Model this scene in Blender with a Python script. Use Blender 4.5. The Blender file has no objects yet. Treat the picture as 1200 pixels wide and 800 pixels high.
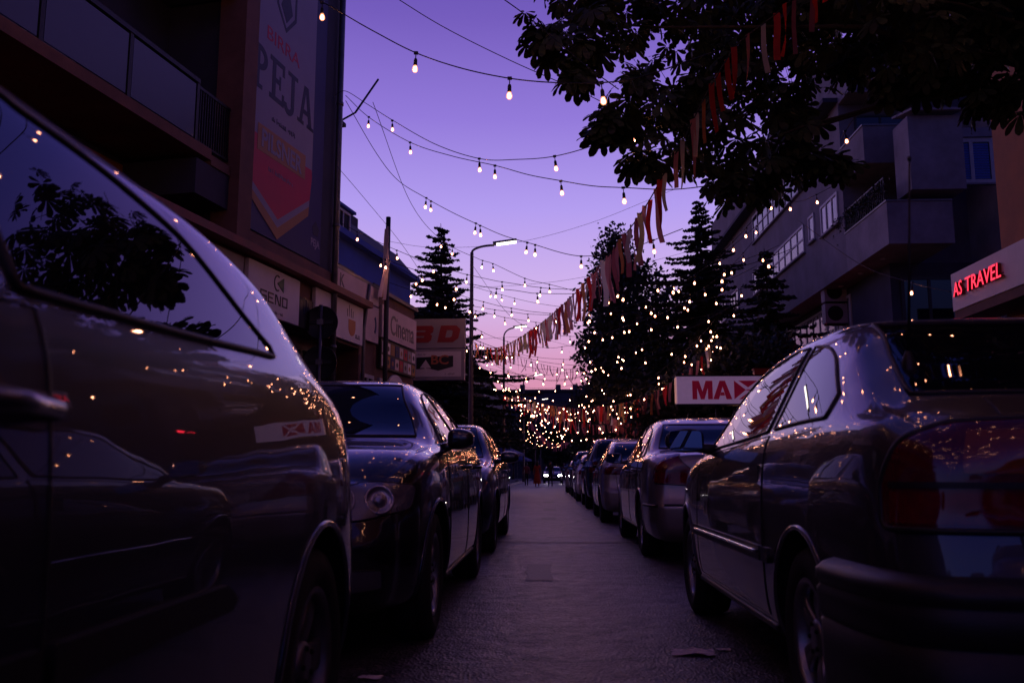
import bpy, math, random
import numpy as np
from mathutils import Vector, Matrix
from mathutils.bvhtree import BVHTree
from mathutils.geometry import delaunay_2d_cdt

random.seed(7)
rng = np.random.default_rng(7)
SC = bpy.context.scene
COL = SC.collection

# ------------------------------------------------------------------ camera model (pixel of the 1200x800 photo -> ray)
FPX, CAMH = 1040.0, 0.82
TH = math.atan(155 / FPX)
PS = math.atan(43 / FPX * math.cos(TH))
_f = Vector((-math.sin(PS), math.cos(PS), 0))
_r = Vector((math.cos(PS), math.sin(PS), 0))
_u = _f * -math.sin(TH) + Vector((0, 0, math.cos(TH)))
_w = _f * math.cos(TH) + Vector((0, 0, math.sin(TH)))
EYE = Vector((0, 0, CAMH))


def ray(x, y):
    return _r * ((x - 600) / FPX) - _u * ((y - 400) / FPX) + _w


def at(x, y, Y=None, X=None, Z=None):
    d = ray(x, y)
    t = Y / d.y if Y is not None else (X / d.x if X is not None else (Z - CAMH) / d.z)
    return EYE + d * t


# ------------------------------------------------------------------ materials
def new_mat(name):
    m = bpy.data.materials.new(name)
    m.use_nodes = True
    nt = m.node_tree
    b = nt.nodes['Principled BSDF']
    return m, nt, b


def mat(name, col, rough=0.6, metal=0.0, var=0.0, scale=8.0, bump=0.0, bscale=60.0, coat=0.0, coat_r=0.02, emit=0.0,
        ecol=None, spec=0.5, ior=1.5, island=0.0, dirt=None):
    m, nt, b = new_mat(name)
    N, Lk = nt.nodes, nt.links
    b.inputs['Base Color'].default_value = (*col, 1)
    b.inputs['Roughness'].default_value = rough
    b.inputs['Metallic'].default_value = metal
    b.inputs['Specular IOR Level'].default_value = spec
    b.inputs['IOR'].default_value = ior
    b.inputs['Coat Weight'].default_value = coat
    b.inputs['Coat Roughness'].default_value = coat_r
    if emit:
        b.inputs['Emission Color'].default_value = (*(ecol or col), 1)
        b.inputs['Emission Strength'].default_value = emit
    tc = N.new('ShaderNodeTexCoord')
    if var:
        n = N.new('ShaderNodeTexNoise'); n.inputs['Scale'].default_value = scale; n.inputs['Detail'].default_value = 7
        n.inputs['Roughness'].default_value = 0.65
        Lk.new(tc.outputs['Object'], n.inputs['Vector'])
        cr = N.new('ShaderNodeValToRGB')
        cr.color_ramp.elements[0].position = 0.3; cr.color_ramp.elements[1].position = 0.72
        cr.color_ramp.elements[0].color = (*[c * (1 - var) for c in col], 1)
        d2 = dirt or [min(1, c * (1 + var)) for c in col]
        cr.color_ramp.elements[1].color = (*d2, 1)
        Lk.new(n.outputs['Fac'], cr.inputs['Fac'])
        Lk.new(cr.outputs['Color'], b.inputs['Base Color'])
        mr = N.new('ShaderNodeMapRange')
        mr.inputs['To Min'].default_value = max(0.0, rough * 0.8); mr.inputs['To Max'].default_value = min(1, rough * 1.2)
        Lk.new(n.outputs['Fac'], mr.inputs['Value'])
        Lk.new(mr.outputs['Result'], b.inputs['Roughness'])
    if island:
        g = N.new('ShaderNodeNewGeometry')
        hs = N.new('ShaderNodeHueSaturation'); hs.inputs['Color'].default_value = (*col, 1)
        mr = N.new('ShaderNodeMapRange'); mr.inputs['To Min'].default_value = 1 - island; mr.inputs['To Max'].default_value = 1 + island
        Lk.new(g.outputs['Random Per Island'], mr.inputs['Value'])
        Lk.new(mr.outputs['Result'], hs.inputs['Value'])
        mh = N.new('ShaderNodeMapRange'); mh.inputs['To Min'].default_value = 0.46; mh.inputs['To Max'].default_value = 0.53
        Lk.new(g.outputs['Random Per Island'], mh.inputs['Value']); Lk.new(mh.outputs['Result'], hs.inputs['Hue'])
        Lk.new(hs.outputs['Color'], b.inputs['Base Color'])
    if bump:
        n2 = N.new('ShaderNodeTexNoise'); n2.inputs['Scale'].default_value = bscale; n2.inputs['Detail'].default_value = 5
        Lk.new(tc.outputs['Object'], n2.inputs['Vector'])
        bp = N.new('ShaderNodeBump'); bp.inputs['Strength'].default_value = bump; bp.inputs['Distance'].default_value = 0.02
        Lk.new(n2.outputs['Fac'], bp.inputs['Height'])
        Lk.new(bp.outputs['Normal'], b.inputs['Normal'])
    return m


def car_paint(name, col, metal=0.6, rough=0.38, dust=0.12):
    """metallic base under a clear coat, with a little road dust that roughens it"""
    m, nt, b = new_mat(name)
    N, Lk = nt.nodes, nt.links
    b.inputs['Metallic'].default_value = metal
    b.inputs['Roughness'].default_value = rough
    b.inputs['Coat Weight'].default_value = 1.0
    b.inputs['Coat IOR'].default_value = 1.72
    tc = N.new('ShaderNodeTexCoord')
    n = N.new('ShaderNodeTexNoise'); n.inputs['Scale'].default_value = 3.0; n.inputs['Detail'].default_value = 8
    n.inputs['Roughness'].default_value = 0.7
    Lk.new(tc.outputs['Object'], n.inputs['Vector'])
    fl = N.new('ShaderNodeTexNoise'); fl.inputs['Scale'].default_value = 900
    Lk.new(tc.outputs['Object'], fl.inputs['Vector'])
    mx = N.new('ShaderNodeMix'); mx.data_type = 'RGBA'
    mx.inputs['A'].default_value = (*[c * 0.8 for c in col], 1); mx.inputs['B'].default_value = (*[min(1, c * 1.25) for c in col], 1)
    Lk.new(fl.outputs['Fac'], mx.inputs['Factor'])
    sp = N.new('ShaderNodeSeparateXYZ'); Lk.new(tc.outputs['Object'], sp.inputs['Vector'])
    lo = N.new('ShaderNodeMapRange'); lo.inputs['From Min'].default_value = 0.75; lo.inputs['From Max'].default_value = 0.2
    lo.inputs['To Min'].default_value = 0.15; lo.inputs['To Max'].default_value = 1.0
    Lk.new(sp.outputs['Z'], lo.inputs['Value'])
    mul = N.new('ShaderNodeMath'); mul.operation = 'MULTIPLY'
    mp = N.new('ShaderNodeMapRange'); mp.inputs['From Min'].default_value = 0.42; mp.inputs['From Max'].default_value = 0.75
    mp.inputs['To Max'].default_value = dust * 4
    Lk.new(n.outputs['Fac'], mp.inputs['Value'])
    Lk.new(mp.outputs['Result'], mul.inputs[0]); Lk.new(lo.outputs['Result'], mul.inputs[1])
    m2 = N.new('ShaderNodeMix'); m2.data_type = 'RGBA'
    m2.inputs['B'].default_value = (0.07, 0.065, 0.065, 1)
    Lk.new(mul.outputs['Value'], m2.inputs['Factor']); Lk.new(mx.outputs['Result'], m2.inputs['A'])
    Lk.new(m2.outputs['Result'], b.inputs['Base Color'])
    cr = N.new('ShaderNodeMapRange'); cr.inputs['To Min'].default_value = 0.012; cr.inputs['To Max'].default_value = 0.3
    Lk.new(mul.outputs['Value'], cr.inputs['Value']); Lk.new(cr.outputs['Result'], b.inputs['Coat Roughness'])
    # faint orange peel and panel waviness
    wv = N.new('ShaderNodeTexNoise'); wv.inputs['Scale'].default_value = 5.5; wv.inputs['Detail'].default_value = 1
    Lk.new(tc.outputs['Object'], wv.inputs['Vector'])
    bp = N.new('ShaderNodeBump'); bp.inputs['Strength'].default_value = 0.045; bp.inputs['Distance'].default_value = 0.02
    Lk.new(wv.outputs['Fac'], bp.inputs['Height'])
    Lk.new(bp.outputs['Normal'], b.inputs['Coat Normal']); Lk.new(bp.outputs['Normal'], b.inputs['Normal'])
    return m


M = {}
M['paint_graphite'] = car_paint('paint_graphite', (0.030, 0.038, 0.062), 0.5, 0.4, 0.02)
M['paint_black'] = car_paint('paint_black', (0.006, 0.007, 0.012), 0.3, 0.35, 0.02)
M['paint_navy'] = car_paint('paint_navy', (0.014, 0.018, 0.035), 0.4, 0.35, 0.03)
M['paint_taupe'] = car_paint('paint_taupe', (0.060, 0.060, 0.070), 0.45, 0.4, 0.04)
M['paint_silver'] = car_paint('paint_silver', (0.30, 0.27, 0.27), 0.65, 0.42, 0.1)
M['paint_pale'] = car_paint('paint_pale', (0.42, 0.38, 0.38), 0.5, 0.45, 0.1)
M['glass'] = mat('tinted_car_glass', (0.004, 0.005, 0.009), 0.015, 0, spec=0.5, ior=1.6)
M['trim'] = mat('black_rubber_trim', (0.012, 0.012, 0.014), 0.45, bump=0.05)
M['plastic'] = mat('grained_black_plastic', (0.018, 0.018, 0.021), 0.42, var=0.35, scale=20, bump=0.12, bscale=260)
M['dark'] = mat('wheel_well_black', (0.006, 0.006, 0.007), 0.9, var=0.3)
M['tyre'] = mat('tyre_rubber', (0.016, 0.016, 0.017), 0.78, var=0.3, scale=25, bump=0.2, bscale=120)
M['alloy'] = mat('brushed_alloy', (0.33, 0.33, 0.34), 0.33, 0.85, var=0.25, scale=14)
M['alloy_dark'] = mat('dull_alloy', (0.2, 0.19, 0.2), 0.4, 0.75, var=0.3, scale=14)
M['chrome'] = mat('chrome', (0.7, 0.7, 0.72), 0.08, 1.0)
M['mirror'] = mat('mirror_glass', (0.34, 0.40, 0.62), 0.01, 1.0)
M['tail'] = mat('red_tail_lens', (0.16, 0.006, 0.008), 0.06, coat=1.0, var=0.3, scale=30)
M['tail_dark'] = mat('smoked_tail_lens', (0.11, 0.012, 0.012), 0.12, coat=1.0)
M['amber'] = mat('amber_lens', (0.25, 0.06, 0.01), 0.08, coat=1.0)
M['lens'] = mat('headlight_lens', (0.17, 0.17, 0.21), 0.25, 0.4, coat=1.0)
M['reflector'] = mat('headlight_reflector', (0.45, 0.45, 0.5), 0.3, 0.9)
M['lamp_on'] = mat('lit_headlight', (1, 0.95, 0.85), 0.3, emit=45, ecol=(1, 0.93, 0.85))
M['plate'] = mat('number_plate', (0.5, 0.5, 0.48), 0.4, var=0.15)

M['asphalt'] = None  # built below
M['pave'] = mat('paving', (0.10, 0.095, 0.095), 0.75, var=0.35, scale=3, bump=0.25, bscale=40)
M['kerb'] = mat('kerb_stone', (0.36, 0.34, 0.33), 0.75, var=0.35, scale=5, bump=0.2)
M['ground'] = mat('ground_soil', (0.05, 0.045, 0.04), 0.9, var=0.4, scale=0.6)
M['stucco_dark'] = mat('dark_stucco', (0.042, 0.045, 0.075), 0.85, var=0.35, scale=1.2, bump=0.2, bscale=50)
M['stucco_brown'] = mat('brown_stucco', (0.17, 0.09, 0.07), 0.85, var=0.35, scale=1.5, bump=0.2, bscale=50)
M['stucco_orange'] = mat('orange_stucco', (0.34, 0.12, 0.035), 0.85, var=0.3, scale=1.2, bump=0.2, bscale=50)
M['stucco_ochre'] = mat('ochre_stucco', (0.40, 0.17, 0.07), 0.85, var=0.25, scale=1.2, bump=0.2, bscale=50)
M['cornice'] = mat('red_brown_cornice', (0.20, 0.05, 0.035), 0.6, var=0.35, scale=3)
M['stucco_blue'] = mat('blue_stucco', (0.05, 0.10, 0.42), 0.85, var=0.2, scale=1, bump=0.1)
M['stucco_grey'] = mat('grey_stucco', (0.17, 0.165, 0.19), 0.85, var=0.35, scale=0.9, bump=0.2, bscale=40)
M['stucco_grey2'] = mat('pale_grey_stucco', (0.21, 0.205, 0.235), 0.85, var=0.35, scale=0.9, bump=0.2, bscale=40)
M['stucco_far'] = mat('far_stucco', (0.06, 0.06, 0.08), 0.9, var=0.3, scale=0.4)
M['roof'] = mat('dark_roof_tiles', (0.035, 0.03, 0.035), 0.7, var=0.4, scale=6, bump=0.4, bscale=12)
M['win'] = mat('window_glass', (0.006, 0.008, 0.016), 0.04, ior=1.6)
def curtained():
    m, nt, b = new_mat('curtained_window_glass')
    N, Lk = nt.nodes, nt.links
    tc = N.new('ShaderNodeTexCoord'); mp = N.new('ShaderNodeMapping'); mp.inputs['Scale'].default_value = (2.2, 2.2, .12)
    n = N.new('ShaderNodeTexNoise'); n.inputs['Scale'].default_value = 2.5; n.inputs['Detail'].default_value = 3
    Lk.new(tc.outputs['Object'], mp.inputs['Vector']); Lk.new(mp.outputs['Vector'], n.inputs['Vector'])
    r = N.new('ShaderNodeValToRGB'); r.color_ramp.elements[0].position = .44; r.color_ramp.elements[0].color = (.015, .016, .025, 1)
    r.color_ramp.elements[1].position = .56; r.color_ramp.elements[1].color = (.42, .40, .46, 1)
    Lk.new(n.outputs['Fac'], r.inputs['Fac']); Lk.new(r.outputs['Color'], b.inputs['Base Color'])
    b.inputs['Roughness'].default_value = .6
    b.inputs['Coat Weight'].default_value = 1; b.inputs['Coat Roughness'].default_value = .03
    return m


M['win_curtain'] = curtained()
M['frame'] = mat('white_frame', (0.42, 0.42, 0.45), 0.5, var=0.15)
M['frame_dark'] = mat('dark_frame', (0.03, 0.03, 0.035), 0.5)
M['panel'] = mat('frosted_balcony_panel', (0.026, 0.034, 0.075), 0.32, var=0.2, scale=1.5)
M['metal_dark'] = mat('dark_painted_metal', (0.02, 0.02, 0.024), 0.5, 0.3, var=0.2)
M['metal_grey'] = mat('galvanised_steel', (0.16, 0.155, 0.16), 0.45, 0.7, var=0.3, scale=5)
M['pole'] = mat('painted_lamp_pole', (0.11, 0.085, 0.085), 0.5, 0.2, var=0.3, scale=3)
M['white_board'] = mat('white_sign_board', (0.75, 0.69, 0.68), 0.55, var=0.12, scale=1.5)
M['pink_board'] = mat('faded_pink_board', (0.60, 0.48, 0.48), 0.6, var=0.2, scale=1.2)
M['grey_board'] = mat('grey_sign_board', (0.34, 0.31, 0.33), 0.55, var=0.15, scale=1.2)
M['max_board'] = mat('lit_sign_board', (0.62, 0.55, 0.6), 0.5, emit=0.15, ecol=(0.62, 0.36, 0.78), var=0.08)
M['ink'] = mat('black_lettering', (0.012, 0.012, 0.014), 0.5)
M['ink_red'] = mat('red_lettering', (0.30, 0.012, 0.015), 0.45)
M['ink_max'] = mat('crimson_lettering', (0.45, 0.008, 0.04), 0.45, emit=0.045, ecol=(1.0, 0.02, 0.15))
M['ink_orange'] = mat('orange_lettering', (0.50, 0.14, 0.06), 0.45)
M['ink_green'] = mat('green_lettering', (0.02, 0.11, 0.06), 0.5)
M['ink_grey'] = mat('grey_lettering', (0.10, 0.09, 0.10), 0.5)
M['ban_white'] = mat('banner_white', (0.27, 0.26, 0.36), 0.65, var=0.12, scale=1)
M['ban_navy'] = mat('banner_navy', (0.03, 0.03, 0.13), 0.65, var=0.15, scale=1)
M['ban_red'] = mat('banner_red', (0.50, 0.010, 0.06), 0.6, var=0.15, scale=1)
M['ban_gold'] = mat('banner_gold', (0.36, 0.17, 0.06), 0.6, var=0.15, scale=2)
M['ban_ink'] = mat('banner_ink', (0.015, 0.015, 0.05), 0.6)
M['yellow'] = mat('yellow_notice', (0.5, 0.32, 0.02), 0.5)
M['cable'] = mat('black_cable', (0.01, 0.01, 0.011), 0.6)
M['socket'] = mat('lamp_socket', (0.012, 0.012, 0.012), 0.4)
M['bulb'] = mat('bulb_filament', (1, 0.7, 0.4), 0.2, emit=100, ecol=(1.0, 0.40, 0.24))


def bulb_glass():
    m, nt, b = new_mat('bulb_halo_glass')
    N, Lk = nt.nodes, nt.links
    e = N.new('ShaderNodeEmission'); e.inputs['Color'].default_value = (1.0, 0.34, 0.17, 1); e.inputs['Strength'].default_value = 3.0  # orange emission in the glass draws a bloom halo round the filament
    t = N.new('ShaderNodeBsdfTransparent'); t.inputs['Color'].default_value = (1, .93, .85, 1)
    x = N.new('ShaderNodeMixShader'); x.inputs['Fac'].default_value = 0.42
    Lk.new(t.outputs[0], x.inputs[1]); Lk.new(e.outputs[0], x.inputs[2])
    Lk.new(x.outputs[0], nt.nodes['Material Output'].inputs['Surface'])
    return m


M['bulb_glass'] = bulb_glass()
M['led'] = mat('street_led', (1, 0.9, 0.8), 0.3, emit=5, ecol=(1.0, 0.86, 0.78))
M['neon'] = mat('red_neon', (0.9, 0.03, 0.05), 0.4, emit=1.5, ecol=(1.0, 0.03, 0.07))
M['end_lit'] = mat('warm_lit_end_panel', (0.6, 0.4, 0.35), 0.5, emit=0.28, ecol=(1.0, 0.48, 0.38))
M['led_red'] = mat('red_led_strip', (0.5, 0.01, 0.02), 0.4, emit=5, ecol=(1.0, 0.02, 0.05))
M['shade_lit'] = mat('lit_lamp_shade', (0.7, 0.4, 0.25), 0.5, emit=0.9, ecol=(1.0, 0.45, 0.25))
M['leaf'] = mat('chestnut_leaf', (0.026, 0.038, 0.012), 0.6, island=0.5)
M['needle'] = mat('spruce_needles', (0.022, 0.032, 0.020), 0.7, island=0.5)
M['leaf_far'] = mat('dark_tree_leaves', (0.028, 0.036, 0.020), 0.65, island=0.5)
M['bark'] = mat('bark', (0.045, 0.035, 0.028), 0.9, var=0.4, scale=8, bump=0.5, bscale=25)
for nme, c in dict(rib_red=(0.58, 0.03, 0.025), rib_pink=(0.55, 0.20, 0.17), rib_orange=(0.62, 0.19, 0.06), rib_cream=(0.60, 0.44, 0.32),
                   rib_olive=(0.36, 0.30, 0.12), rib_dark=(0.22, 0.07, 0.07)).items():
    M[nme] = mat(nme + '_cloth', c, 0.8, var=0.15, scale=20)
    _nt = M[nme].node_tree                                          # thin cloth lets the sky through
    _tr = _nt.nodes.new('ShaderNodeBsdfTranslucent'); _tr.inputs['Color'].default_value = (*[min(1, q * 2.3) for q in c], 1)
    _mx = _nt.nodes.new('ShaderNodeMixShader'); _mx.inputs['Fac'].default_value = 0.8
    _nt.links.new(_nt.nodes['Principled BSDF'].outputs[0], _mx.inputs[1]); _nt.links.new(_tr.outputs[0], _mx.inputs[2])
    _nt.links.new(_mx.outputs[0], _nt.nodes['Material Output'].inputs['Surface'])
M['parasol'] = mat('blue_parasol_cloth', (0.05, 0.07, 0.22), 0.8, var=0.1)
M['skin'] = mat('skin', (0.30, 0.17, 0.12), 0.55)
M['hair'] = mat('dark_hair', (0.015, 0.012, 0.01), 0.5)
M['dress_red'] = mat('red_dress', (0.35, 0.03, 0.02), 0.8, var=0.1)
M['cloth_dark'] = mat('dark_clothes', (0.018, 0.018, 0.026), 0.85)
M['cloth_grey'] = mat('grey_clothes', (0.10, 0.10, 0.12), 0.85)
M['cloth_rose'] = mat('dull_red_shirt', (0.20, 0.05, 0.06), 0.85)
M['paper'] = mat('crumpled_paper', (0.75, 0.68, 0.66), 0.8, var=0.2, scale=15)


def asphalt():
    m, nt, b = new_mat('worn_asphalt')
    N, Lk = nt.nodes, nt.links
    tc = N.new('ShaderNodeTexCoord')
    big = N.new('ShaderNodeTexNoise'); big.inputs['Scale'].default_value = 0.9; big.inputs['Detail'].default_value = 8
    big.inputs['Roughness'].default_value = 0.7
    mid = N.new('ShaderNodeTexNoise'); mid.inputs['Scale'].default_value = 7; mid.inputs['Detail'].default_value = 6
    fine = N.new('ShaderNodeTexVoronoi'); fine.inputs['Scale'].default_value = 70
    for n in (big, mid, fine):
        Lk.new(tc.outputs['Object'], n.inputs['Vector'])
    r = N.new('ShaderNodeValToRGB')
    r.color_ramp.elements[0].position = 0.3; r.color_ramp.elements[0].color = (0.030, 0.028, 0.031, 1)
    r.color_ramp.elements[1].position = 0.7; r.color_ramp.elements[1].color = (0.105, 0.098, 0.106, 1)
    Lk.new(big.outputs['Fac'], r.inputs['Fac'])
    ch = N.new('ShaderNodeValToRGB')
    ch.color_ramp.elements[0].color = (0.35, 0.35, 0.35, 1); ch.color_ramp.elements[1].color = (2.0, 1.95, 1.9, 1)
    ch.color_ramp.elements[0].position = 0.1; ch.color_ramp.elements[1].position = 0.9
    Lk.new(fine.outputs['Color'], ch.inputs['Fac'])
    mx = N.new('ShaderNodeMix'); mx.data_type = 'RGBA'; mx.blend_type = 'MULTIPLY'; mx.inputs['Factor'].default_value = 1
    Lk.new(r.outputs['Color'], mx.inputs['A']); Lk.new(ch.outputs['Color'], mx.inputs['B'])
    # cracks
    cv = N.new('ShaderNodeTexVoronoi'); cv.feature = 'DISTANCE_TO_EDGE'; cv.inputs['Scale'].default_value = 0.55
    wob = N.new('ShaderNodeMix'); wob.data_type = 'RGBA'; wob.inputs['Factor'].default_value = 0.25
    Lk.new(tc.outputs['Object'], wob.inputs['A']); Lk.new(mid.outputs['Color'], wob.inputs['B'])
    Lk.new(wob.outputs['Result'], cv.inputs['Vector'])
    cr = N.new('ShaderNodeMapRange'); cr.inputs['From Max'].default_value = 0.016; cr.inputs['To Min'].default_value = 0.12
    Lk.new(cv.outputs['Distance'], cr.inputs['Value'])
    m3 = N.new('ShaderNodeMix'); m3.data_type = 'RGBA'; m3.blend_type = 'MULTIPLY'; m3.inputs['Factor'].default_value = 1
    Lk.new(mx.outputs['Result'], m3.inputs['A']); Lk.new(cr.outputs['Result'], m3.inputs['B'])
    Lk.new(m3.outputs['Result'], b.inputs['Base Color'])
    rr = N.new('ShaderNodeMapRange'); rr.inputs['To Min'].default_value = 0.30; rr.inputs['To Max'].default_value = 0.62
    Lk.new(mid.outputs['Fac'], rr.inputs['Value']); Lk.new(rr.outputs['Result'], b.inputs['Roughness'])
    bp = N.new('ShaderNodeBump'); bp.inputs['Strength'].default_value = 0.9; bp.inputs['Distance'].default_value = 0.008
    Lk.new(fine.outputs['Distance'], bp.inputs['Height'])
    bp2 = N.new('ShaderNodeBump'); bp2.inputs['Strength'].default_value = 0.8; bp2.inputs['Distance'].default_value = 0.03
    Lk.new(mid.outputs['Fac'], bp2.inputs['Height']); Lk.new(bp.outputs['Normal'], bp2.inputs['Normal'])
    Lk.new(bp2.outputs['Normal'], b.inputs['Normal'])
    return m


M['asphalt'] = asphalt()
M['asphalt_patch'] = mat('asphalt_patch', (0.028, 0.026, 0.027), 0.5, var=0.4, scale=12, bump=0.5, bscale=90)


# ------------------------------------------------------------------ object helpers
def tag(o, label=None, cat=None, group=None, kind=None):
    if label: o['label'] = label
    if cat: o['category'] = cat
    if group: o['group'] = group
    if kind: o['kind'] = kind
    return o


def empty(name, loc=(0, 0, 0), rz=0.0, label=None, cat=None, group=None, parent=None):
    o = bpy.data.objects.new(name, None)
    COL.objects.link(o)
    o.location = loc
    o.rotation_euler = (0, 0, rz)
    o.empty_display_size = 0.2
    if parent: o.parent = parent
    return tag(o, label, cat, group)


class Fr:
    """a local frame: a along ux, b along uy, c along uz"""
    def __init__(s, o=(0, 0, 0), ux=(1, 0, 0), uy=(0, 1, 0), uz=(0, 0, 1)):
        s.o, s.x, s.y, s.z = Vector(o), Vector(ux), Vector(uy), Vector(uz)

    def __call__(s, a, b, c):
        return s.o + s.x * a + s.y * b + s.z * c


W0 = Fr()


def linkmesh(name, me, parent=None):
    o = bpy.data.objects.new(name, me)
    COL.objects.link(o)
    if parent is not None: o.parent = parent
    return o


def raw_mesh(name, verts, faces, mats, smooth=False, fm=None, normals=None, parent=None):
    me = bpy.data.meshes.new(name)
    me.from_pydata(verts, [], faces)
    for m in (mats if isinstance(mats, (list, tuple)) else [mats]):
        me.materials.append(m)
    if fm is not None: me.polygons.foreach_set('material_index', np.asarray(fm, dtype=np.int32))
    if smooth is True: me.polygons.foreach_set('use_smooth', np.ones(len(me.polygons), dtype=bool))
    elif smooth is not False: me.polygons.foreach_set('use_smooth', np.asarray(smooth, dtype=bool))
    me.update()
    if normals is not None: me.normals_split_custom_set_from_vertices(normals)
    return linkmesh(name, me, parent)


class MB:
    def __init__(s):
        s.v, s.f, s.m, s.s = [], [], [], []

    def add(s, verts, faces, m=0, smooth=False):
        n = len(s.v)
        s.v += [tuple(p) for p in verts]
        for fc in faces:
            s.f.append(tuple(i + n for i in fc)); s.m.append(m); s.s.append(smooth)
        return s

    def box(s, a0, a1, b0, b1, c0, c1, fr=W0, m=0):
        p = [fr(a, b, c) for c in (c0, c1) for b in (b0, b1) for a in (a0, a1)]
        return s.add(p, [(0, 2, 3, 1), (4, 5, 7, 6), (0, 1, 5, 4), (2, 6, 7, 3), (0, 4, 6, 2), (1, 3, 7, 5)], m)

    def prism(s, pts, c0, c1, fr=W0, m=0, smooth=False):
        """polygon pts (a,b) in the frame's x/y extruded from c0 to c1"""
        n = len(pts)
        v = [fr(a, b, c0) for a, b in pts] + [fr(a, b, c1) for a, b in pts]
        s.add(v, [tuple(range(n - 1, -1, -1)), tuple(range(n, 2 * n))], m)
        k = len(s.v) - 2 * n
        for i in range(n):
            j = (i + 1) % n
            s.f.append((k + i, k + j, k + n + j, k + n + i)); s.m.append(m); s.s.append(smooth)
        return s

    def tube(s, pts, r, n=8, m=0, closed=False, caps=True):
        pts = [Vector(p) for p in pts]
        N = len(pts)
        rs = r if isinstance(r, (list, tuple)) else [r] * N
        k0 = len(s.v)
        up = None
        for i, p in enumerate(pts):
            if closed: t = pts[(i + 1) % N] - pts[i - 1]
            else: t = pts[min(i + 1, N - 1)] - pts[max(i - 1, 0)]
            t = t.normalized() if t.length > 1e-9 else Vector((0, 0, 1))
            if up is None:
                up = Vector((0, 0, 1)) if abs(t.z) < 0.9 else Vector((1, 0, 0))
            a = t.cross(up)
            if a.length < 1e-6: a = t.cross(Vector((1, 0, 0)))
            a.normalize()
            b = a.cross(t).normalized()
            up = b
            for q in range(n):
                an = 2 * math.pi * q / n
                s.v.append(tuple(p + (a * math.cos(an) + b * math.sin(an)) * rs[i]))
        for i in range(N if closed else N - 1):
            j = (i + 1) % N
            for q in range(n):
                q2 = (q + 1) % n
                s.f.append((k0 + i * n + q, k0 + i * n + q2, k0 + j * n + q2, k0 + j * n + q)); s.m.append(m); s.s.append(True)
        if caps and not closed:
            s.f.append(tuple(k0 + q for q in range(n - 1, -1, -1))); s.m.append(m); s.s.append(False)
            s.f.append(tuple(k0 + (N - 1) * n + q for q in range(n))); s.m.append(m); s.s.append(False)
        return s

    def lathe(s, prof, fr=W0, n=24, m=0, smooth=True):
        """profile (r, c) turned round the frame's z axis"""
        k0 = len(s.v)
        for r, c in prof:
            for q in range(n):
                an = 2 * math.pi * q / n
                s.v.append(tuple(fr(r * math.cos(an), r * math.sin(an), c)))
        for i in range(len(prof) - 1):
            for q in range(n):
                q2 = (q + 1) % n
                s.f.append((k0 + i * n + q, k0 + i * n + q2, k0 + (i + 1) * n + q2, k0 + (i + 1) * n + q)); s.m.append(m); s.s.append(smooth)
        return s

    def build(s, name, mats, parent=None, world=True):
        v = s.v
        if parent is not None and world:
            L = parent.location
            v = [(p[0] - L.x, p[1] - L.y, p[2] - L.z) for p in v]
        return raw_mesh(name, v, s.f, mats, smooth=s.s, fm=s.m, parent=parent)


_text_cache = {}


def text_geo(body, bold=0.0, extrude=0.5, shear=0.0):
    key = (body, bold, shear)
    if key in _text_cache: return _text_cache[key]
    cu = bpy.data.curves.new('lettering', 'FONT')
    cu.body = body; cu.size = 1.0; cu.offset = bold; cu.extrude = extrude; cu.shear = shear; cu.resolution_u = 3
    cu.align_x = 'LEFT'
    ob = bpy.data.objects.new('lettering', cu)
    COL.objects.link(ob)
    dg = bpy.context.evaluated_depsgraph_get()
    me = bpy.data.meshes.new_from_object(ob.evaluated_get(dg))
    v = [tuple(x.co) for x in me.vertices]
    f = [tuple(p.vertices) for p in me.polygons]
    bpy.data.objects.remove(ob); bpy.data.curves.remove(cu); bpy.data.meshes.remove(me)
    xs = [p[0] for p in v]; ys = [p[1] for p in v]
    x0, x1, y0, y1 = min(xs), max(xs), min(ys), max(ys)
    v = [((p[0] - x0) / (x1 - x0), (p[1] - y0) / (y1 - y0), p[2]) for p in v]
    _text_cache[key] = (v, f, (x1 - x0) / (y1 - y0))
    return _text_cache[key]


def put_text(mb, body, fr, a0, a1, c0, c1, b0, depth, m=0, bold=0.0, shear=0.0, flip=False):
    """letters filling the rectangle a0..a1 x c0..c1 of the frame, standing depth proud of b0"""
    v, f, _ = text_geo(body, bold, 0.5, shear)
    vv = [fr(a0 + (a1 - a0) * (1 - x if flip else x), b0 + depth * (z + 0.5), c0 + (c1 - c0) * y) for x, y, z in v]
    mb.add(vv, f, m)


# ------------------------------------------------------------------ cars
def pchip(xs, ys, x):
    xs, ys, x = np.asarray(xs, float), np.asarray(ys, float), np.asarray(x, float)
    h = np.diff(xs); d = np.diff(ys) / h
    m = np.zeros_like(ys)
    for i in range(1, len(xs) - 1):
        if d[i - 1] * d[i] > 0:
            w1, w2 = 2 * h[i] + h[i - 1], h[i] + 2 * h[i - 1]
            m[i] = (w1 + w2) / (w1 / d[i - 1] + w2 / d[i])
    m[0], m[-1] = d[0], d[-1]
    i = np.clip(np.searchsorted(xs, x) - 1, 0, len(xs) - 2)
    t = np.clip((x - xs[i]) / h[i], 0, 1)
    return (ys[i] * (1 + 2 * t) * (1 - t) ** 2 + m[i] * h[i] * t * (1 - t) ** 2 + ys[i + 1] * t * t * (3 - 2 * t) + m[i + 1] * h[i] * t * t * (t - 1))


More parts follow.
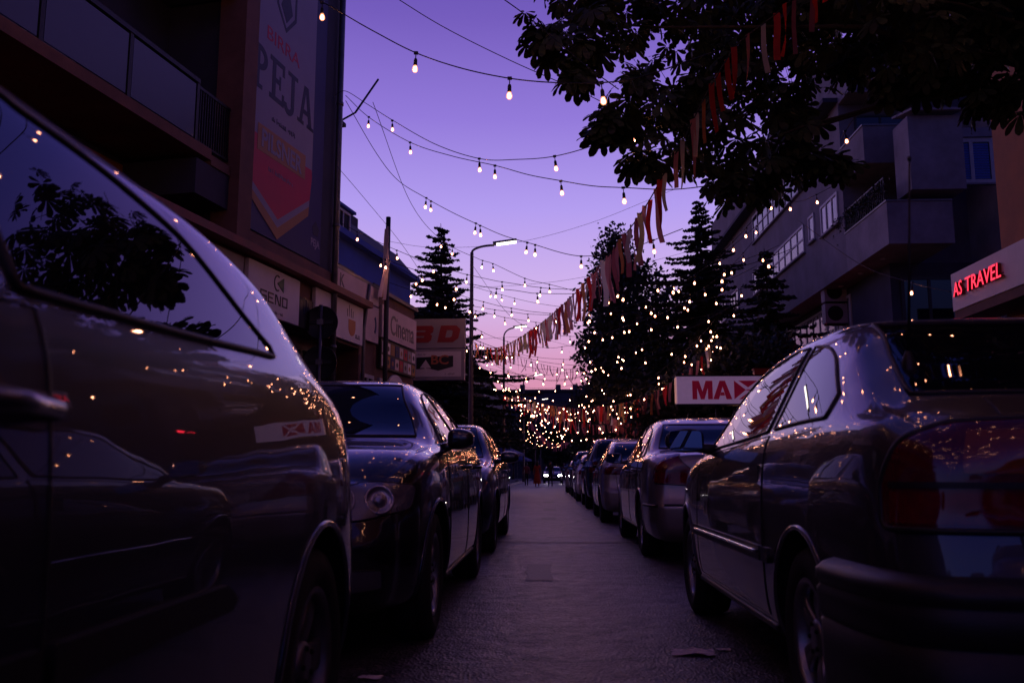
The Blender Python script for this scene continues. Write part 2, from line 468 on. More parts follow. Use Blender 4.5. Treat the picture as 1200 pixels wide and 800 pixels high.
def bspline_rows(n, per):
    """rows of weights for a uniform cubic b-spline over n control points mirrored at both ends"""
    rows = []
    for s in range(n - 1):
        for q in range(per):
            t = q / per
            w = [(1 - t) ** 3 / 6, (3 * t ** 3 - 6 * t * t + 4) / 6, (-3 * t ** 3 + 3 * t * t + 3 * t + 1) / 6, t ** 3 / 6]
            rows.append((s - 1, w))
    rows.append((n - 2, [1 / 6, 4 / 6, 1 / 6, 0]))
    return rows


class CarShape:
    def __init__(s, L, W, zt, belt, wid, zb=0.20, tumble=0.42, nx=120, per=6, wheels=(0.8, 3.4), Rw=0.31, re=0.10, rf=0.13, rear_b=(), front_b=(),
                 kr=0.10, kf=0.22, sig=0.035, waist=0.62, rail_in=0.08):
        s.L, s.W, s.wheels, s.Rw, s.zb = L, W, wheels, Rw, zb
        s.kzt, s.kbelt, s.kwid = zt, belt, wid
        dense = np.linspace(0, L, 700)
        dx = dense[1] - dense[0]
        k = int(3 * sig / dx)
        g = np.exp(-0.5 * (np.arange(-k, k + 1) * dx / sig) ** 2); g /= g.sum()

        def sm(keys):
            y = pchip([a for a, _ in keys], [b for _, b in keys], dense)
            return np.convolve(np.pad(y, k, mode='edge'), g, mode='valid')
        s.dense = dense
        s._zt, s._belt, s._wid = sm(zt), sm(belt), sm(wid)
        s.tumble, s.waist, s.rail_in = tumble, waist, rail_in
        s.rear_b, s.front_b, s.kr, s.kf = rear_b, front_b, kr, kf
        # stations
        xs = np.linspace(re, L - rf, nx)
        ctrl = np.array([s.ctrl(x) for x in xs])                    # nx, n, 2
        rows = bspline_rows(ctrl.shape[1], per)
        n = ctrl.shape[1]

        def ev(c):
            out = []
            for i0, w in rows:
                p = np.zeros((c.shape[0], 2))
                for q in range(4):
                    i = i0 + q; mir = 1.0
                    if i < 0: i, mir = -i, -1.0
                    if i >= n: i, mir = 2 * (n - 1) - i, -1.0
                    pt = c[:, i, :].copy(); pt[:, 0] *= mir
                    p += w[q] * pt
                out.append(p)
            return np.array(out).transpose(1, 0, 2)
        half = ev(ctrl)                                              # nx, m, 2
        s.per = per
        full = np.concatenate([half, (half[:, -2:0:-1, :] * np.array([-1, 1]))], axis=1)
        m = full.shape[1]
        rings = []

        def cap(x, sec, r, sgn):
            hw = sec[:, 0].max(); zc = (sec[:, 1].min() + sec[:, 1].max()) / 2; hz = (sec[:, 1].max() - sec[:, 1].min()) / 2
            out = []
            for t in np.linspace(12, 90, 8):
                t = math.radians(t)
                d = r * (1 - math.cos(t)); a = r * math.sin(t)
                q = sec.copy(); q[:, 0] *= (hw - d) / hw; q[:, 1] = zc + (q[:, 1] - zc) * (hz - d) / hz
                out.append((x + sgn * a, q))
            base = out[-1][1]
            for k in np.linspace(0.92, 0.02, 11):
                q = base.copy(); q[:, 0] *= k; q[:, 1] = zc + (q[:, 1] - zc) * k
                out.append((x + sgn * r, q))
            return out
        rc = cap(re, full[0], re, -1)[::-1]
        fc = cap(L - rf, full[-1], rf, 1)
        for x, q in rc: rings.append((x, q))
        for i in range(nx): rings.append((xs[i], full[i]))
        for x, q in fc: rings.append((x, q))
        V = np.zeros((len(rings), m, 3))
        for i, (x, q) in enumerate(rings):
            V[i, :, 0] = x; V[i, :, 1] = q[:, 0]; V[i, :, 2] = q[:, 1]
        V[:, :, 0] += s.bulge(V)
        s.V = V
        nr = len(rings)
        F = []
        for i in range(nr - 1):
            for j in range(m):
                j2 = (j + 1) % m
                F.append((i * m + j, i * m + j2, (i + 1) * m + j2, (i + 1) * m + j))
        F.append(tuple(range(m - 1, -1, -1))); F.append(tuple((nr - 1) * m + j for j in range(m)))
        s.m, s.nr = m, nr
        P = V.reshape(-1, 3)
        # orientation: outward faces
        s.P0 = P.copy(); s.F0 = F
        s.bvh = BVHTree.FromPolygons([tuple(p) for p in P], F)
        me = bpy.data.meshes.new('shape'); me.from_pydata([tuple(p) for p in P], [], F); me.update()
        nn = np.zeros(len(P) * 3); me.vertices.foreach_get('normal', nn); nn = nn.reshape(-1, 3)
        if nn[np.argmax(P[:, 2])][2] < 0:
            nn = -nn; F = [tuple(reversed(f)) for f in F]
        s.VN, s.F = nn, F
        bpy.data.meshes.remove(me)
        s.tri = None

    def p(s, arr, x):
        return np.interp(x, s.dense, arr)

    def zt(s, x): return float(s.p(s._zt, x))
    def belt(s, x): return float(s.p(s._belt, x))
    def wid(s, x): return float(s.p(s._wid, x))

    def ctrl(s, x):
        zt, b, W = s.zt(x), s.belt(x), s.wid(x)
        zb = s.zb
        b = min(b, zt - 0.03)
        hgt = zt - b
        k = 0.55 + 0.38 * min(1, max(0, (hgt - 0.06) / 0.25))
        zr = b + hgt * k
        yb = W - 0.035
        yr = yb - (zr - b) * s.tumble - s.rail_in
        zw = zb + (b - zb) * s.waist
        return [(0, zb), (0.6 * W, zb), (W - 0.07, zb), (W - 0.02, zb + 0.06), (W + 0.004, zb + 0.19), (W + 0.006, zw - 0.08), (W + 0.004, zw + 0.06),
                (yb + 0.025, b - 0.045), (yb - 0.005, b + 0.012 * min(1, hgt / .1)),
                (yb - 0.01 + (yr + 0.03 - yb + 0.01) * 0.33, b + (zr - b) * 0.36), (yb - 0.01 + (yr + 0.03 - yb + 0.01) * 0.70, b + (zr - b) * 0.72),
                (yr + 0.03, zr - 0.02 * min(1, hgt / .1)), (yr - 0.03, zr + (zt - zr) * 0.42), (yr * 0.72, zr + (zt - zr) * 0.8), (yr * 0.36, zt - 0.002), (0, zt)]

    def bulge(s, V):
        x, y, z = V[..., 0], V[..., 1], V[..., 2]
        def sms(a):
            a = np.clip(a, 0, 1); return a * a * (3 - 2 * a)
        wr = sms(1 - x / 0.45); wf = sms(1 - (s.L - x) / 0.7)
        d = np.zeros_like(x)
        if len(s.rear_b): d -= wr * pchip([a for a, _ in s.rear_b], [b for _, b in s.rear_b], np.clip(z, s.rear_b[0][0], s.rear_b[-1][0]))
        if len(s.front_b): d += wf * pchip([a for a, _ in s.front_b], [b for _, b in s.front_b], np.clip(z, s.front_b[0][0], s.front_b[-1][0]))
        yy = (y / s.W) ** 2
        d += wr * s.kr * yy - wf * s.kf * yy
        return d

    def hit(s, o, d):
        h = s.bvh.ray_cast(Vector(o), Vector(d))
        if h[0] is None: return None
        f = s.F0[h[2]]
        ws = np.array([1.0 / ((s.P0[i][0] - h[0].x) ** 2 + (s.P0[i][1] - h[0].y) ** 2 + (s.P0[i][2] - h[0].z) ** 2 + 1e-7) for i in f])
        n = Vector((ws[:, None] * s.VN[list(f)]).sum(0)).normalized()
        if n.dot(Vector(d)) > 0: n = -n
        return h[0], n

    def view(s, v):
        """(origin function, direction) of a named drawing view"""
        if v == 'left': return lambda a, c: (a, 4, c), (0, -1, 0)
        if v == 'right': return lambda a, c: (a, -4, c), (0, 1, 0)
        if v == 'rear': return lambda a, c: (-4, a, c), (1, 0, 0)
        if v == 'front': return lambda a, c: (s.L + 4, a, c), (-1, 0, 0)
        if v == 'top': return lambda a, c: (a, c, 4), (0, 0, -1)
        # a corner seen at 45 degrees: a runs along the diagonal, 0 at the bounding corner, + towards the middle of the car
        q = math.sqrt(0.5)
        sg = 1 if v.endswith('l') else -1
        if v.startswith('rc'):
            return lambda a, c: (0 + a * q - 4 * q, sg * (s.W + a * q * 1 + 4 * q) , c), (q, -sg * q, 0)
        return lambda a, c: (s.L - a * q + 4 * q, sg * (s.W + a * q + 4 * q), c), (-q, -sg * q, 0)

    # ---------------- features laid on the shell
    def on(s, v, a, c):
        of, d = s.view(v)
        return s.hit(of(a, c), d)

    def densify(s, poly, step, closed=True):
        out = []
        n = len(poly)
        for i in range(n if closed else n - 1):
            p, q = poly[i], poly[(i + 1) % n]
            L = math.hypot(q[0] - p[0], q[1] - p[1]); k = max(1, int(math.ceil(L / step)))
            for t in range(k): out.append((p[0] + (q[0] - p[0]) * t / k, p[1] + (q[1] - p[1]) * t / k))
        if not closed: out.append(poly[-1])
        return out

    def patch(s, v, poly, off=0.004, cell=0.03, skirt=0.012):
        """verts, faces, normals, smooth flags of a panel following the shell inside poly"""
        bd = s.densify(poly, cell)
        xs = [p[0] for p in bd]; ys = [p[1] for p in bd]
        P = np.array(bd)
        inner = []
        x = min(xs) + cell / 2
        while x < max(xs):
            y = min(ys) + cell / 2
            while y < max(ys):
                c = False; j = len(bd) - 1
                for i in range(len(bd)):
                    if (bd[i][1] > y) != (bd[j][1] > y) and x < (bd[j][0] - bd[i][0]) * (y - bd[i][1]) / (bd[j][1] - bd[i][1]) + bd[i][0]: c = not c
                    j = i
                if c and np.min((P[:, 0] - x) ** 2 + (P[:, 1] - y) ** 2) > (0.55 * cell) ** 2: inner.append((x, y))
                y += cell
            x += cell
        nb = len(bd)
        r = delaunay_2d_cdt([Vector(p) for p in bd + inner], [(i, (i + 1) % nb) for i in range(nb)], [], 1, 1e-6)
        pts, faces, orig = r[0], r[2], r[3]
        vv, nn, ok = [], [], []
        for p in pts:
            h = s.on(v, p[0], p[1])
            if h is None: vv.append(None); nn.append(None); continue
            vv.append(h[0] + h[1] * off); nn.append(h[1])
        faces = [f for f in faces if all(vv[i] is not None for i in f)]
        out_v = [p if p is not None else Vector((0, 0, 0)) for p in vv]
        out_n = [n if n is not None else Vector((0, 0, 1)) for n in nn]
        ff = []
        for f in faces:
            a, b, c = out_v[f[0]], out_v[f[1]], out_v[f[2]]
            ff.append(tuple(f) if (b - a).cross(c - a).dot(out_n[f[0]]) > 0 else tuple(reversed(f)))
        sm = [True] * len(ff)
        # skirt round the border
        cnt = {}
        for f in ff:
            for i in range(len(f)):
                e = (f[i], f[(i + 1) % len(f)]); cnt[e] = cnt.get(e, 0) + 1
        border = [e for e in cnt if (e[1], e[0]) not in cnt]
        mp = {}
        for a, b in border:
            for i in (a, b):
                if i not in mp:
                    mp[i] = (len(out_v), len(out_v) + 1)
                    out_v.append(out_v[i].copy()); out_n.append(Vector((0, 0, 0)))
                    out_v.append(out_v[i] - out_n[i] * skirt); out_n.append(Vector((0, 0, 0)))
        for a, b in border:
            ff.append((mp[b][0], mp[a][0], mp[a][1], mp[b][1])); sm.append(False)
        return out_v, ff, out_n, sm

    def panel(s, name, v, poly, m, parent, off=0.004, cell=0.03, skirt=0.012, edge=None, edge_r=0.006, extra=None):
        pv, pf, pn, ps = s.patch(v, poly, off, cell, skirt)
        mats = [m]; fm = [0] * len(pf)
        if edge is not None:
            b = MB(); s.line(b, v, poly, edge_r, closed=True, off=off * 0.5, step=cell)
            k = len(pv)
            pv += [Vector(q) for q in b.v]; pn += [Vector((0, 0, 0))] * len(b.v)
            pf += [tuple(i + k for i in f) for f in b.f]; ps += b.s; fm += [1] * len(b.f); mats.append(edge)
        return raw_mesh(name, [tuple(p) for p in pv], pf, mats, smooth=ps, fm=fm, normals=[tuple(n) for n in pn], parent=parent)

    def line(s, mb, v, pts, r, closed=False, off=0.0, step=0.04, m=0, n=6):
        out = []
        for p in s.densify(pts, step, closed):
            h = s.on(v, *p)
            if h: out.append(h[0] + h[1] * off)
        if len(out) > 2: mb.tube(out, r, n, m, closed=closed)

    def rail(s, x):
        """where the cant rail runs at x: (y, z) of the roof edge"""
        c = s.ctrl(x)
        return c[11][0] * 0.6 + c[12][0] * 0.4, c[11][1]

    def dlo_top(s, x, dr, df, mid):
        a = [s.rail(x)[1]]
        if x < mid: a.append(s.rail(max(0, x - dr))[1])
        else: a.append(s.rail(min(s.L, x + df))[1])
        return min(a) - 0.03


def rounded(poly, r, n=4):
    """polygon with its corners cut round"""
    out = []
    k = len(poly)
    for i in range(k):
        p0, p, p1 = Vector(poly[i - 1]), Vector(poly[i]), Vector(poly[(i + 1) % k])
        d0, d1 = (p0 - p), (p1 - p)
        q = min(r, d0.length * 0.45, d1.length * 0.45)
        a, b = p + d0.normalized() * q, p + d1.normalized() * q
        for t in range(n + 1):
            t /= n
            out.append(tuple(a * (1 - t) ** 2 + p * 2 * t * (1 - t) + b * t * t))
    return out


def make_wheel(parent, loc, R, side, rim_mat, style, det=1.0, width=0.20):
    """wheel empty > tyre, rim; side +1 faces local +y"""
    w = empty('wheel', loc, 0, parent=parent)
    fr = Fr((0, 0, 0), (1, 0, 0), (0, 0, 1) if side > 0 else (0, 0, -1), (0, side, 0))
    n = int(48 * det)
    rr = R * style.get('ratio', 0.63)
    t = MB()
    h = width / 2
    t.lathe([(rr - .004, h - .03), (rr + .006, h - .006), (rr + (R - rr) * .5, h + .006), (R - .022, h - .006), (R - .004, h - .03), (R, h - .055), (R - .006, h - .058), (R - .006, h - .066), (R, h - .069), (R, 0),
             (R, -h + .05), (R - .02, -h + .004), (rr, -h + .01)], fr, n)
    raw_mesh('tyre', t.v, t.f, M['tyre'], smooth=t.s, parent=w)
    b = MB()
    b.lathe([(rr + .004, h - .008), (rr - .008, h - .004), (rr - .018, h - .018), (rr - .024, h - .06), (rr - .03, -h + .03)], fr, n, 0)
    b.lathe([(rr - .03, h - .105), (.02, h - .10)], fr, n, 1)          # brake and dark back
    b.lathe([(rr * .62, h - .085), (rr * .6, h - .078), (.03, h - .076)], fr, n, 2)   # disc
    k = style['spokes']; wd = style['w']; tp = style.get('taper', 0.7)
    for i in range(k):
        an = 2 * math.pi * i / k + style.get('rot', 0)
        pairs = [0] if not style.get('split') else [-style['split'], style['split']]
        for off in pairs:
            c, sn = math.cos(an), math.sin(an)
            c2, s2 = math.cos(an + off), math.sin(an + off)
            def P(r, u, z, c=c2, sn=s2): return fr(r * c - u * sn, r * sn + u * c, z)
            ra, rb = 0.035, rr - .012
            w0, w1 = wd * tp, wd
            st = []
            for q in range(5):
                tq = q / 4
                r_ = ra + (rb - ra) * tq; wv = (w0 + (w1 - w0) * tq) / 2
                zz = h - .028 - style.get('dish', 0.012) * (1 - tq) + .010 * math.sin(math.pi * tq) - (0.008 if tq == 1 else 0)
                st.append([P(r_, -wv, zz - .03), P(r_, -wv, zz - .004), P(r_, -wv * .7, zz), P(r_, wv * .7, zz), P(r_, wv, zz - .004), P(r_, wv, zz - .03)])
            vs = [p for ring in st for p in ring]
            fs = []
            for q in range(4):
                for u in range(6):
                    u2 = (u + 1) % 6
                    fs.append((q * 6 + u, q * 6 + u2, (q + 1) * 6 + u2, (q + 1) * 6 + u))
            b.add(vs, fs, 0, True)
    b.lathe([(.062, h - .05), (.060, h - .034), (.052, h - .026), (.03, h - .022), (.001, h - .021)], fr, 20, 0)
    for i in range(5):
        an = 2 * math.pi * (i + .5) / 5
        b.lathe([(.008, h - .024), (.007, h - .017), (.001, h - .016)], Fr(fr(.045 * math.cos(an), .045 * math.sin(an), 0), fr.x, fr.y, fr.z), 6, 1)
    raw_mesh('rim', b.v, b.f, [rim_mat, M['dark'], M['metal_grey']], smooth=b.s, fm=b.m, parent=w)
    return w


def make_car(shape, loc, rz, label, spec, group, paint):
    """the whole parked car; local x runs rear -> nose, shifted so that the empty stands at the middle of its base"""
    s = shape
    root = empty('parked_car', loc, rz, label, 'car', group)
    near = spec.get('near', False)
    cell = 0.028 if near else 0.05
    made = []

    def done(o):
        made.append(o); return o
    pm = M[paint]
    # ---- body shell with wheel arches cut out
    P = s.P0.copy(); Rr = s.Rw + 0.055
    arch = []
    r_all = [np.hypot(P[:, 0] - xw, P[:, 2] - s.Rw) for xw in s.wheels]
    side = np.abs(P[:, 1]) > 0.55 * s.W
    kill = np.zeros(len(P), bool)
    for xw, r in zip(s.wheels, r_all):
        near_ring = side & (np.abs(r - Rr) < 0.018) & (P[:, 2] > s.zb - .02)
        q = (Rr / np.maximum(r, 1e-6))
        P[near_ring, 0] = xw + (P[near_ring, 0] - xw) * q[near_ring]
        P[near_ring, 2] = s.Rw + (P[near_ring, 2] - s.Rw) * q[near_ring]
        kill |= side & ((r <= Rr + 0.002) | near_ring)
    F = [f for f in s.F if not all(kill[i] for i in f)]
    mb = MB(); mb.v = [tuple(p) for p in P]; mb.f = list(F); mb.m = [0] * len(F); mb.s = [True] * len(F)
    for xw in s.wheels:
        for sg, v in ((1, 'left'), (-1, 'right')):
            lip, inn = [], []
            for t in range(-12, 193, 5):
                t = math.radians(t)
                a, c = xw + Rr * math.cos(t), s.Rw + Rr * math.sin(t)
                h = s.on(v, a, max(c, s.zb + .03))
                if h is None: continue
                y = h[0].y
                lip.append((a, y, c)); inn.append((a, sg * s.W * .42, c))
            mb.tube([(a, y - sg * .002, c) for a, y, c in lip], 0.011, 6, 0)
            vs = [(a, y - sg * .004, c) for a, y, c in lip] + inn
            n = len(lip)
            mb.add(vs, [(i, i + 1, n + i + 1, n + i) for i in range(n - 1)], 1, True)
            mb.add([(xw, sg * s.W * .42, s.Rw)] + inn, [(0, i + 1, i + 2) for i in range(n - 1)], 1)
    if spec.get('crease'):
        pass
    done(mb.build('body', [pm, M['dark']], root, world=False))
    # ---- side windows and doors
    mid = spec['mid']
    wins = {}
    for v in ('left', 'right'):
        kids = []
        for (xa, xb) in spec['windows']:
            xs = np.linspace(xa, xb, max(6, int((xb - xa) / 0.05)))
            bot = [(x, s.belt(x) + 0.03) for x in xs]
            top = [(x, s.dlo_top(x, spec['dr'], spec['df'], mid)) for x in xs]
            good = [i for i in range(len(xs)) if top[i][1] - bot[i][1] > 0.012]
            if len(good) < 3: continue
            poly = [bot[i] for i in good] + [top[i] for i in reversed(good)]
            kids.append(((xa + xb) / 2, poly))
        doors = []
        for di, (xa, xb) in enumerate(spec['doors']):
            poly = []
            zlo = s.zb + 0.10
            xs = np.linspace(xa, xb, 14)
            lo = [(x, zlo) for x in xs]
            if spec.get('door_cut') and di == spec['door_cut'][0]:            # a rear door cut away by the wheel arch
                xw = s.wheels[0]; R2 = Rr + .045
                lo = [(x, max(zlo, s.Rw + math.sqrt(max(0, R2 * R2 - (x - xw) ** 2)) if abs(x - xw) < R2 else zlo)) for x in xs]
            up = [(x, s.belt(x) + .008) for x in xs]
            poly = lo + up[::-1]
            d = s.panel('door', v, poly, pm, root, off=0.0022, cell=cell * 1.2, skirt=0.004, edge=M['trim'], edge_r=0.0035)
            done(d); doors.append((xa, xb, d))
            xh = xa + 0.13; zh = s.belt(xh) - spec.get('handle_drop', 0.10)
            h = s.on(v, xh, zh)
            if h:
                sg = 1 if v == 'left' else -1
                hb = MB()
                if spec.get('flap_handle'):
                    hb.box(xh - .07, xh + .07, h[0].y - .012 if sg > 0 else h[0].y - .006, h[0].y + .006 if sg > 0 else h[0].y + .012, zh - .035, zh + .035)
                else:
                    hb.tube([(xh - .1, h[0].y, zh), (xh - .085, h[0].y + sg * .035, zh), (xh, h[0].y + sg * .042, zh + .004), (xh + .085, h[0].y + sg * .035, zh), (xh + .1, h[0].y, zh)], [.012, .013, .014, .013, .012], 8)
                done(hb.build('door_handle', [M['plastic'] if spec.get('flap_handle') else (M['chrome'] if spec.get('chrome_handle') else pm)], d, world=False))
        for xm, poly in kids:
            par = root
            for xa, xb, d in doors:
                if xa - .05 <= xm <= xb + .05: par = d
            done(s.panel('window', v, poly, M['glass'], par, off=0.003, cell=cell, skirt=0.01, edge=M['trim'], edge_r=spec.get('trim_r', 0.008)))
    # ---- windscreen and rear window
    def screen(name, x0, x1, v, zlo, inset=0.045, tops=0.05):
        xs = np.linspace(x0, x1, 14)
        zz, yy = [], []
        for x in xs:
            y, z = s.rail(x); zt_ = s.zt(x)
            zz.append(zt_ * .62 + z * .38); yy.append(y - inset)
        pts = sorted(zip(zz, yy))
        pts = [p for p in pts if p[0] > zlo]
        poly = [(-y, z) for z, y in pts] + [(y, z) for z, y in reversed(pts)]
        # walk round: up the right side, down the left
        poly = [(y, z) for z, y in pts] + [(-y, z) for z, y in reversed(pts)]
        return done(s.panel(name, v, poly, M['glass'], root, off=0.004, cell=cell * 1.3, skirt=0.012, edge=M['trim'], edge_r=0.008))
    ws = spec['windscreen']; screen('windscreen', ws[0], ws[1], 'front', ws[2])
    rw = spec['rear_window']; screen('rear_window', rw[0], rw[1], 'rear', rw[2])
    # ---- lamps
    for view, poly, m in spec.get('lamps', []):
        nm = 'headlight' if view in ('front', 'fcl', 'fcr') else 'taillight'
        vs = {'front': ('front',), 'rear': ('rear',), 'rcl': ('rcl', 'rcr'), 'fcl': ('fcl', 'fcr')}[view]
        for v in vs:
            for mir in ((1, -1) if view in ('front', 'rear') else (1,)):
                pl = [(a * mir, c) for a, c in poly]
                o = done(s.panel(nm, v, rounded(pl, 0.03), M[m], root, off=0.006, cell=0.02, skirt=0.02, edge=M['trim'], edge_r=spec.get('lamp_edge', .005)))
                if spec.get('lamp_bowl') and view == 'front':
                    ca = sum(p[0] for p in pl) / len(pl); cc = sum(p[1] for p in pl) / len(pl)
                    h = s.on('front', ca, cc)
                    if h:
                        for dy, rad in ((-.085, .060), (.065, .066)):
                            h = s.on('front', ca + dy, cc)
                            nz_ = (h[1] + Vector((.8, 0, 0))).normalized(); ny_ = Vector((0, 1, 0)); ny_ = (ny_ - nz_ * ny_.dot(nz_)).normalized()
                            fr = Fr(h[0] + nz_ * .012, ny_, nz_.cross(ny_), nz_)
                            bb = MB(); bb.lathe([(rad, -.03), (rad, .010), (rad * .93, .014), (rad * .86, .008), (rad * .6, .001), (rad * .45, .001), (rad * .44, .010), (rad * .25, .018), (.001, .021)], fr, 24)
                            done(bb.build('reflector_bowl', [M['reflector']], o, world=False))
                for (a0, a1, c0, c1, mm) in spec.get('lamp_bars', []):
                    if view in ('rear', 'rcl'):
                        done(s.panel('lens_segment', v, [(a * (mir if view == 'rear' else 1), c) for a, c in ((a0, c0), (a1, c0), (a1, c1), (a0, c1))], M[mm], o, off=0.009, cell=0.02, skirt=0.006))
    # ---- plain panels: plates, grilles, intakes
    for name, view, poly, m, off in spec.get('panels', []):
        o = done(s.panel(name, view, rounded(poly, 0.015), M[m], root, off=off, cell=0.025, skirt=0.02, edge=M['trim'], edge_r=0.004))
        if name == 'grille':
            b = MB()
            zs = [p[1] for p in poly]; ys = [p[0] for p in poly]
            for k in range(1, 4):
                z = min(zs) + (max(zs) - min(zs)) * k / 4
                s.line(b, view, [(min(ys) * .92, z), (max(ys) * .92, z)], 0.006, off=0.012)
            if b.v: done(b.build('grille_bar', [M['chrome']], o, world=False))
    # ---- mouldings, sills, seams
    for name, view, pts, r, m, off in spec.get('lines', []):
        for v in ((view,) if view not in ('left',) else ('left', 'right')):
            b = MB(); s.line(b, v, pts, r, off=off, n=8)
            if b.v: done(b.build(name, [M[m]], root, world=False))
    for name, pts, m, off in spec.get('strips', []):
        for v in ('left', 'right'):
            done(s.panel(name, v, pts, M[m], root, off=off, cell=0.03, skirt=off + .01))
    # ---- bumper swept round the tail
    if spec.get('bumper'):
        bp = spec['bumper']
        path = []
        cx = bp['cx']
        for k in range(61):
            a = math.radians(90 + 180 * k / 60)
            d = Vector((math.cos(a), math.sin(a), 0))
            # reach further along the sides
            o = Vector((cx, 0, bp['z']))
            h = s.bvh.ray_cast(o, d)
            if h[0] is not None: path.append(h[0])
        side = [(bp['x_end'] + (cx - bp['x_end']) * t) for t in (0, .33, .66)]
        Lp = []
        for x in side:
            h = s.on('left', x, bp['z']); Lp.append(h[0])
        path = Lp + path + [Vector((p.x, -p.y, p.z)) for p in reversed(Lp)]
        b = MB(); prof = bp['prof']; npf = len(prof)
        N = len(path)
        for i, p in enumerate(path):
            t = (path[min(i + 1, N - 1)] - path[max(i - 1, 0)]).normalized()
            nrm = Vector((t.y, -t.x, 0))
            if nrm.dot(p - Vector((1.2, 0, p.z))) < 0: nrm = -nrm
            for z, o in prof: b.v.append((p.x + nrm.x * o, p.y + nrm.y * o, z))
        for i in range(N - 1):
            for j in range(npf - 1):
                b.f.append((i * npf + j, (i + 1) * npf + j, (i + 1) * npf + j + 1, i * npf + j + 1)); b.m.append(0); b.s.append(True)
        b.f.append(tuple(range(npf))); b.m.append(0); b.s.append(False)
        b.f.append(tuple((N - 1) * npf + j for j in reversed(range(npf)))); b.m.append(0); b.s.append(False)
        done(b.build('bumper', [M[bp['mat']]], root, world=False))
    # ---- door mirrors
    mx = spec['mirror_x']
    for sg, v in ((1, 'left'), (-1, 'right')):
        zc = s.belt(mx) + spec.get('mirror_z', 0.085)
        h = s.on(v, mx, s.belt(mx) + 0.02)
        y0 = h[0].y
        b = MB()
        lw, lh, ld = spec.get('mirror_size', (0.21, 0.135, 0.10))
        cy = y0 + sg * (spec.get('mirror_gap', .05) + lw / 2)
        nu, nv = 18, 12
        vs, fs = [], []
        for i in range(nv + 1):
            ph = math.pi * i / nv
            for j in range(nu):
                th = 2 * math.pi * j / nu
                def se(c, e): return math.copysign(abs(c) ** e, c)
                xx = se(math.sin(ph), .6) * se(math.cos(th), .7)
                zz = se(math.sin(ph), .6) * se(math.sin(th), .6)
                yy = se(math.cos(ph), .6)
                fx = 1.0 if xx > 0 else 0.25
                tap = 1 - 0.25 * max(0, yy)
                vs.append((mx + ld * xx * fx * .8, cy + sg * yy * lw / 2, zc + zz * lh / 2 * tap))
        for i in range(nv):
            for j in range(nu):
                j2 = (j + 1) % nu
                fs.append((i * nu + j, i * nu + j2, (i + 1) * nu + j2, (i + 1) * nu + j))
        b.add(vs, fs, 0, True)
        b.tube([(mx - .0, y0 - sg * .01, zc - .05), (mx + .01, cy - sg * lw * .3, zc - .035)], [.03, .024], 8, 0)
        mo = done(b.build('side_mirror', [pm if spec.get('mirror_paint') else M['plastic']], root, world=False))
        g = MB()
        xg = mx - ld * .8 * .25 - .003
        g.prism(rounded([(cy - lw * .43, zc - lh * .40), (cy + lw * .43, zc - lh * .40), (cy + lw * .41, zc + lh * .40), (cy - lw * .41, zc + lh * .40)], .02), 0, .005,
                Fr((xg, 0, 0), (0, 1, 0), (0, 0, 1), (-1, 0.02 * sg, 0.02)))
        done(g.build('mirror_glass', [M['mirror']], mo, world=False))
    for f in spec.get('extra', []):
        for o in f(s, root): done(o)
    # ---- shift to the middle of the base
    for o in made:
        if o.parent is root:
            o.location.x -= s.L / 2
    for xw in s.wheels:
        for sg in (1, -1):
            wd = spec.get('tyre_w', 0.2)
            w = make_wheel(root, (xw - s.L / 2, sg * (s.wid(xw) - wd / 2 - 0.012), s.Rw), s.Rw, sg, M[spec.get('rim_mat', 'alloy')], spec['rim'], 1.0 if near else 0.6, wd)
            w.rotation_euler = (0, spec.get('wheel_rot', 0.3) * (1 if xw > 2 else 2.1), 0)
    return root


def copy_tree(o, parent=None):
    c = o.copy()
    COL.objects.link(c)
    c.parent = parent
    if parent is None:
        pass
    for ch in list(o.children):
        if ch != c: copy_tree(ch, c)
    return c


# ------------------------------------------------------------------ ground, road, pavements
def sheet(name, pts, z, m, kind='structure'):
    return tag(raw_mesh(name, [(x, y, z) for x, y in pts], [tuple(range(len(pts)))], M[m]), kind=kind)


sheet('ground', [(-400, -200), (400, -200), (400, 700), (-400, 700)], -0.004, 'ground')
b = MB()
ys = np.linspace(-30, 160, 120)
for i, y in enumerate(ys):
    for x in np.linspace(-2.6, 2.85, 14):
        b.v.append((x, y, 0.012 * (1 - ((x - .1) / 2.7) ** 2)))
for i in range(119):
    for j in range(13):
        b.f.append((i * 14 + j, i * 14 + j + 1, (i + 1) * 14 + j + 1, (i + 1) * 14 + j)); b.m.append(0); b.s.append(True)
tag(b.build('road', [M['asphalt']]), kind='structure')
# worn repairs: thin raised sheets with wobbling edges
def patch_sheet(name, cx, cy, w, l, n=24, z=0.0045):
    pts = []
    for x0, y0, x1, y1 in ((-w, -l, w, -l), (w, -l, w, l), (w, l, -w, l), (-w, l, -w, -l)):
        for k in range(n // 4):
            t = k / (n // 4)
            pts.append((cx + x0 + (x1 - x0) * t + rng.normal(0, .012), cy + y0 + (y1 - y0) * t + rng.normal(0, .012)))
    def zz(x): return 0.012 * (1 - ((x - .1) / 2.7) ** 2) + z
    tag(raw_mesh(name, [(x, y, zz(x)) for x, y in pts], [tuple(range(len(pts)))], M['asphalt_patch']), kind='structure')


patch_sheet('road_patch', -0.08, 7.6, 0.11, 0.62)
patch_sheet('road_patch', 0.1, 10.85, 1.9, 0.10, 40)
patch_sheet('road_patch', 0.0, 16.5, 0.12, 0.5)
patch_sheet('road_patch', 0.02, 20.5, 0.14, 0.6)
patch_sheet('road_patch', -0.02, 26.0, 0.14, 0.7)

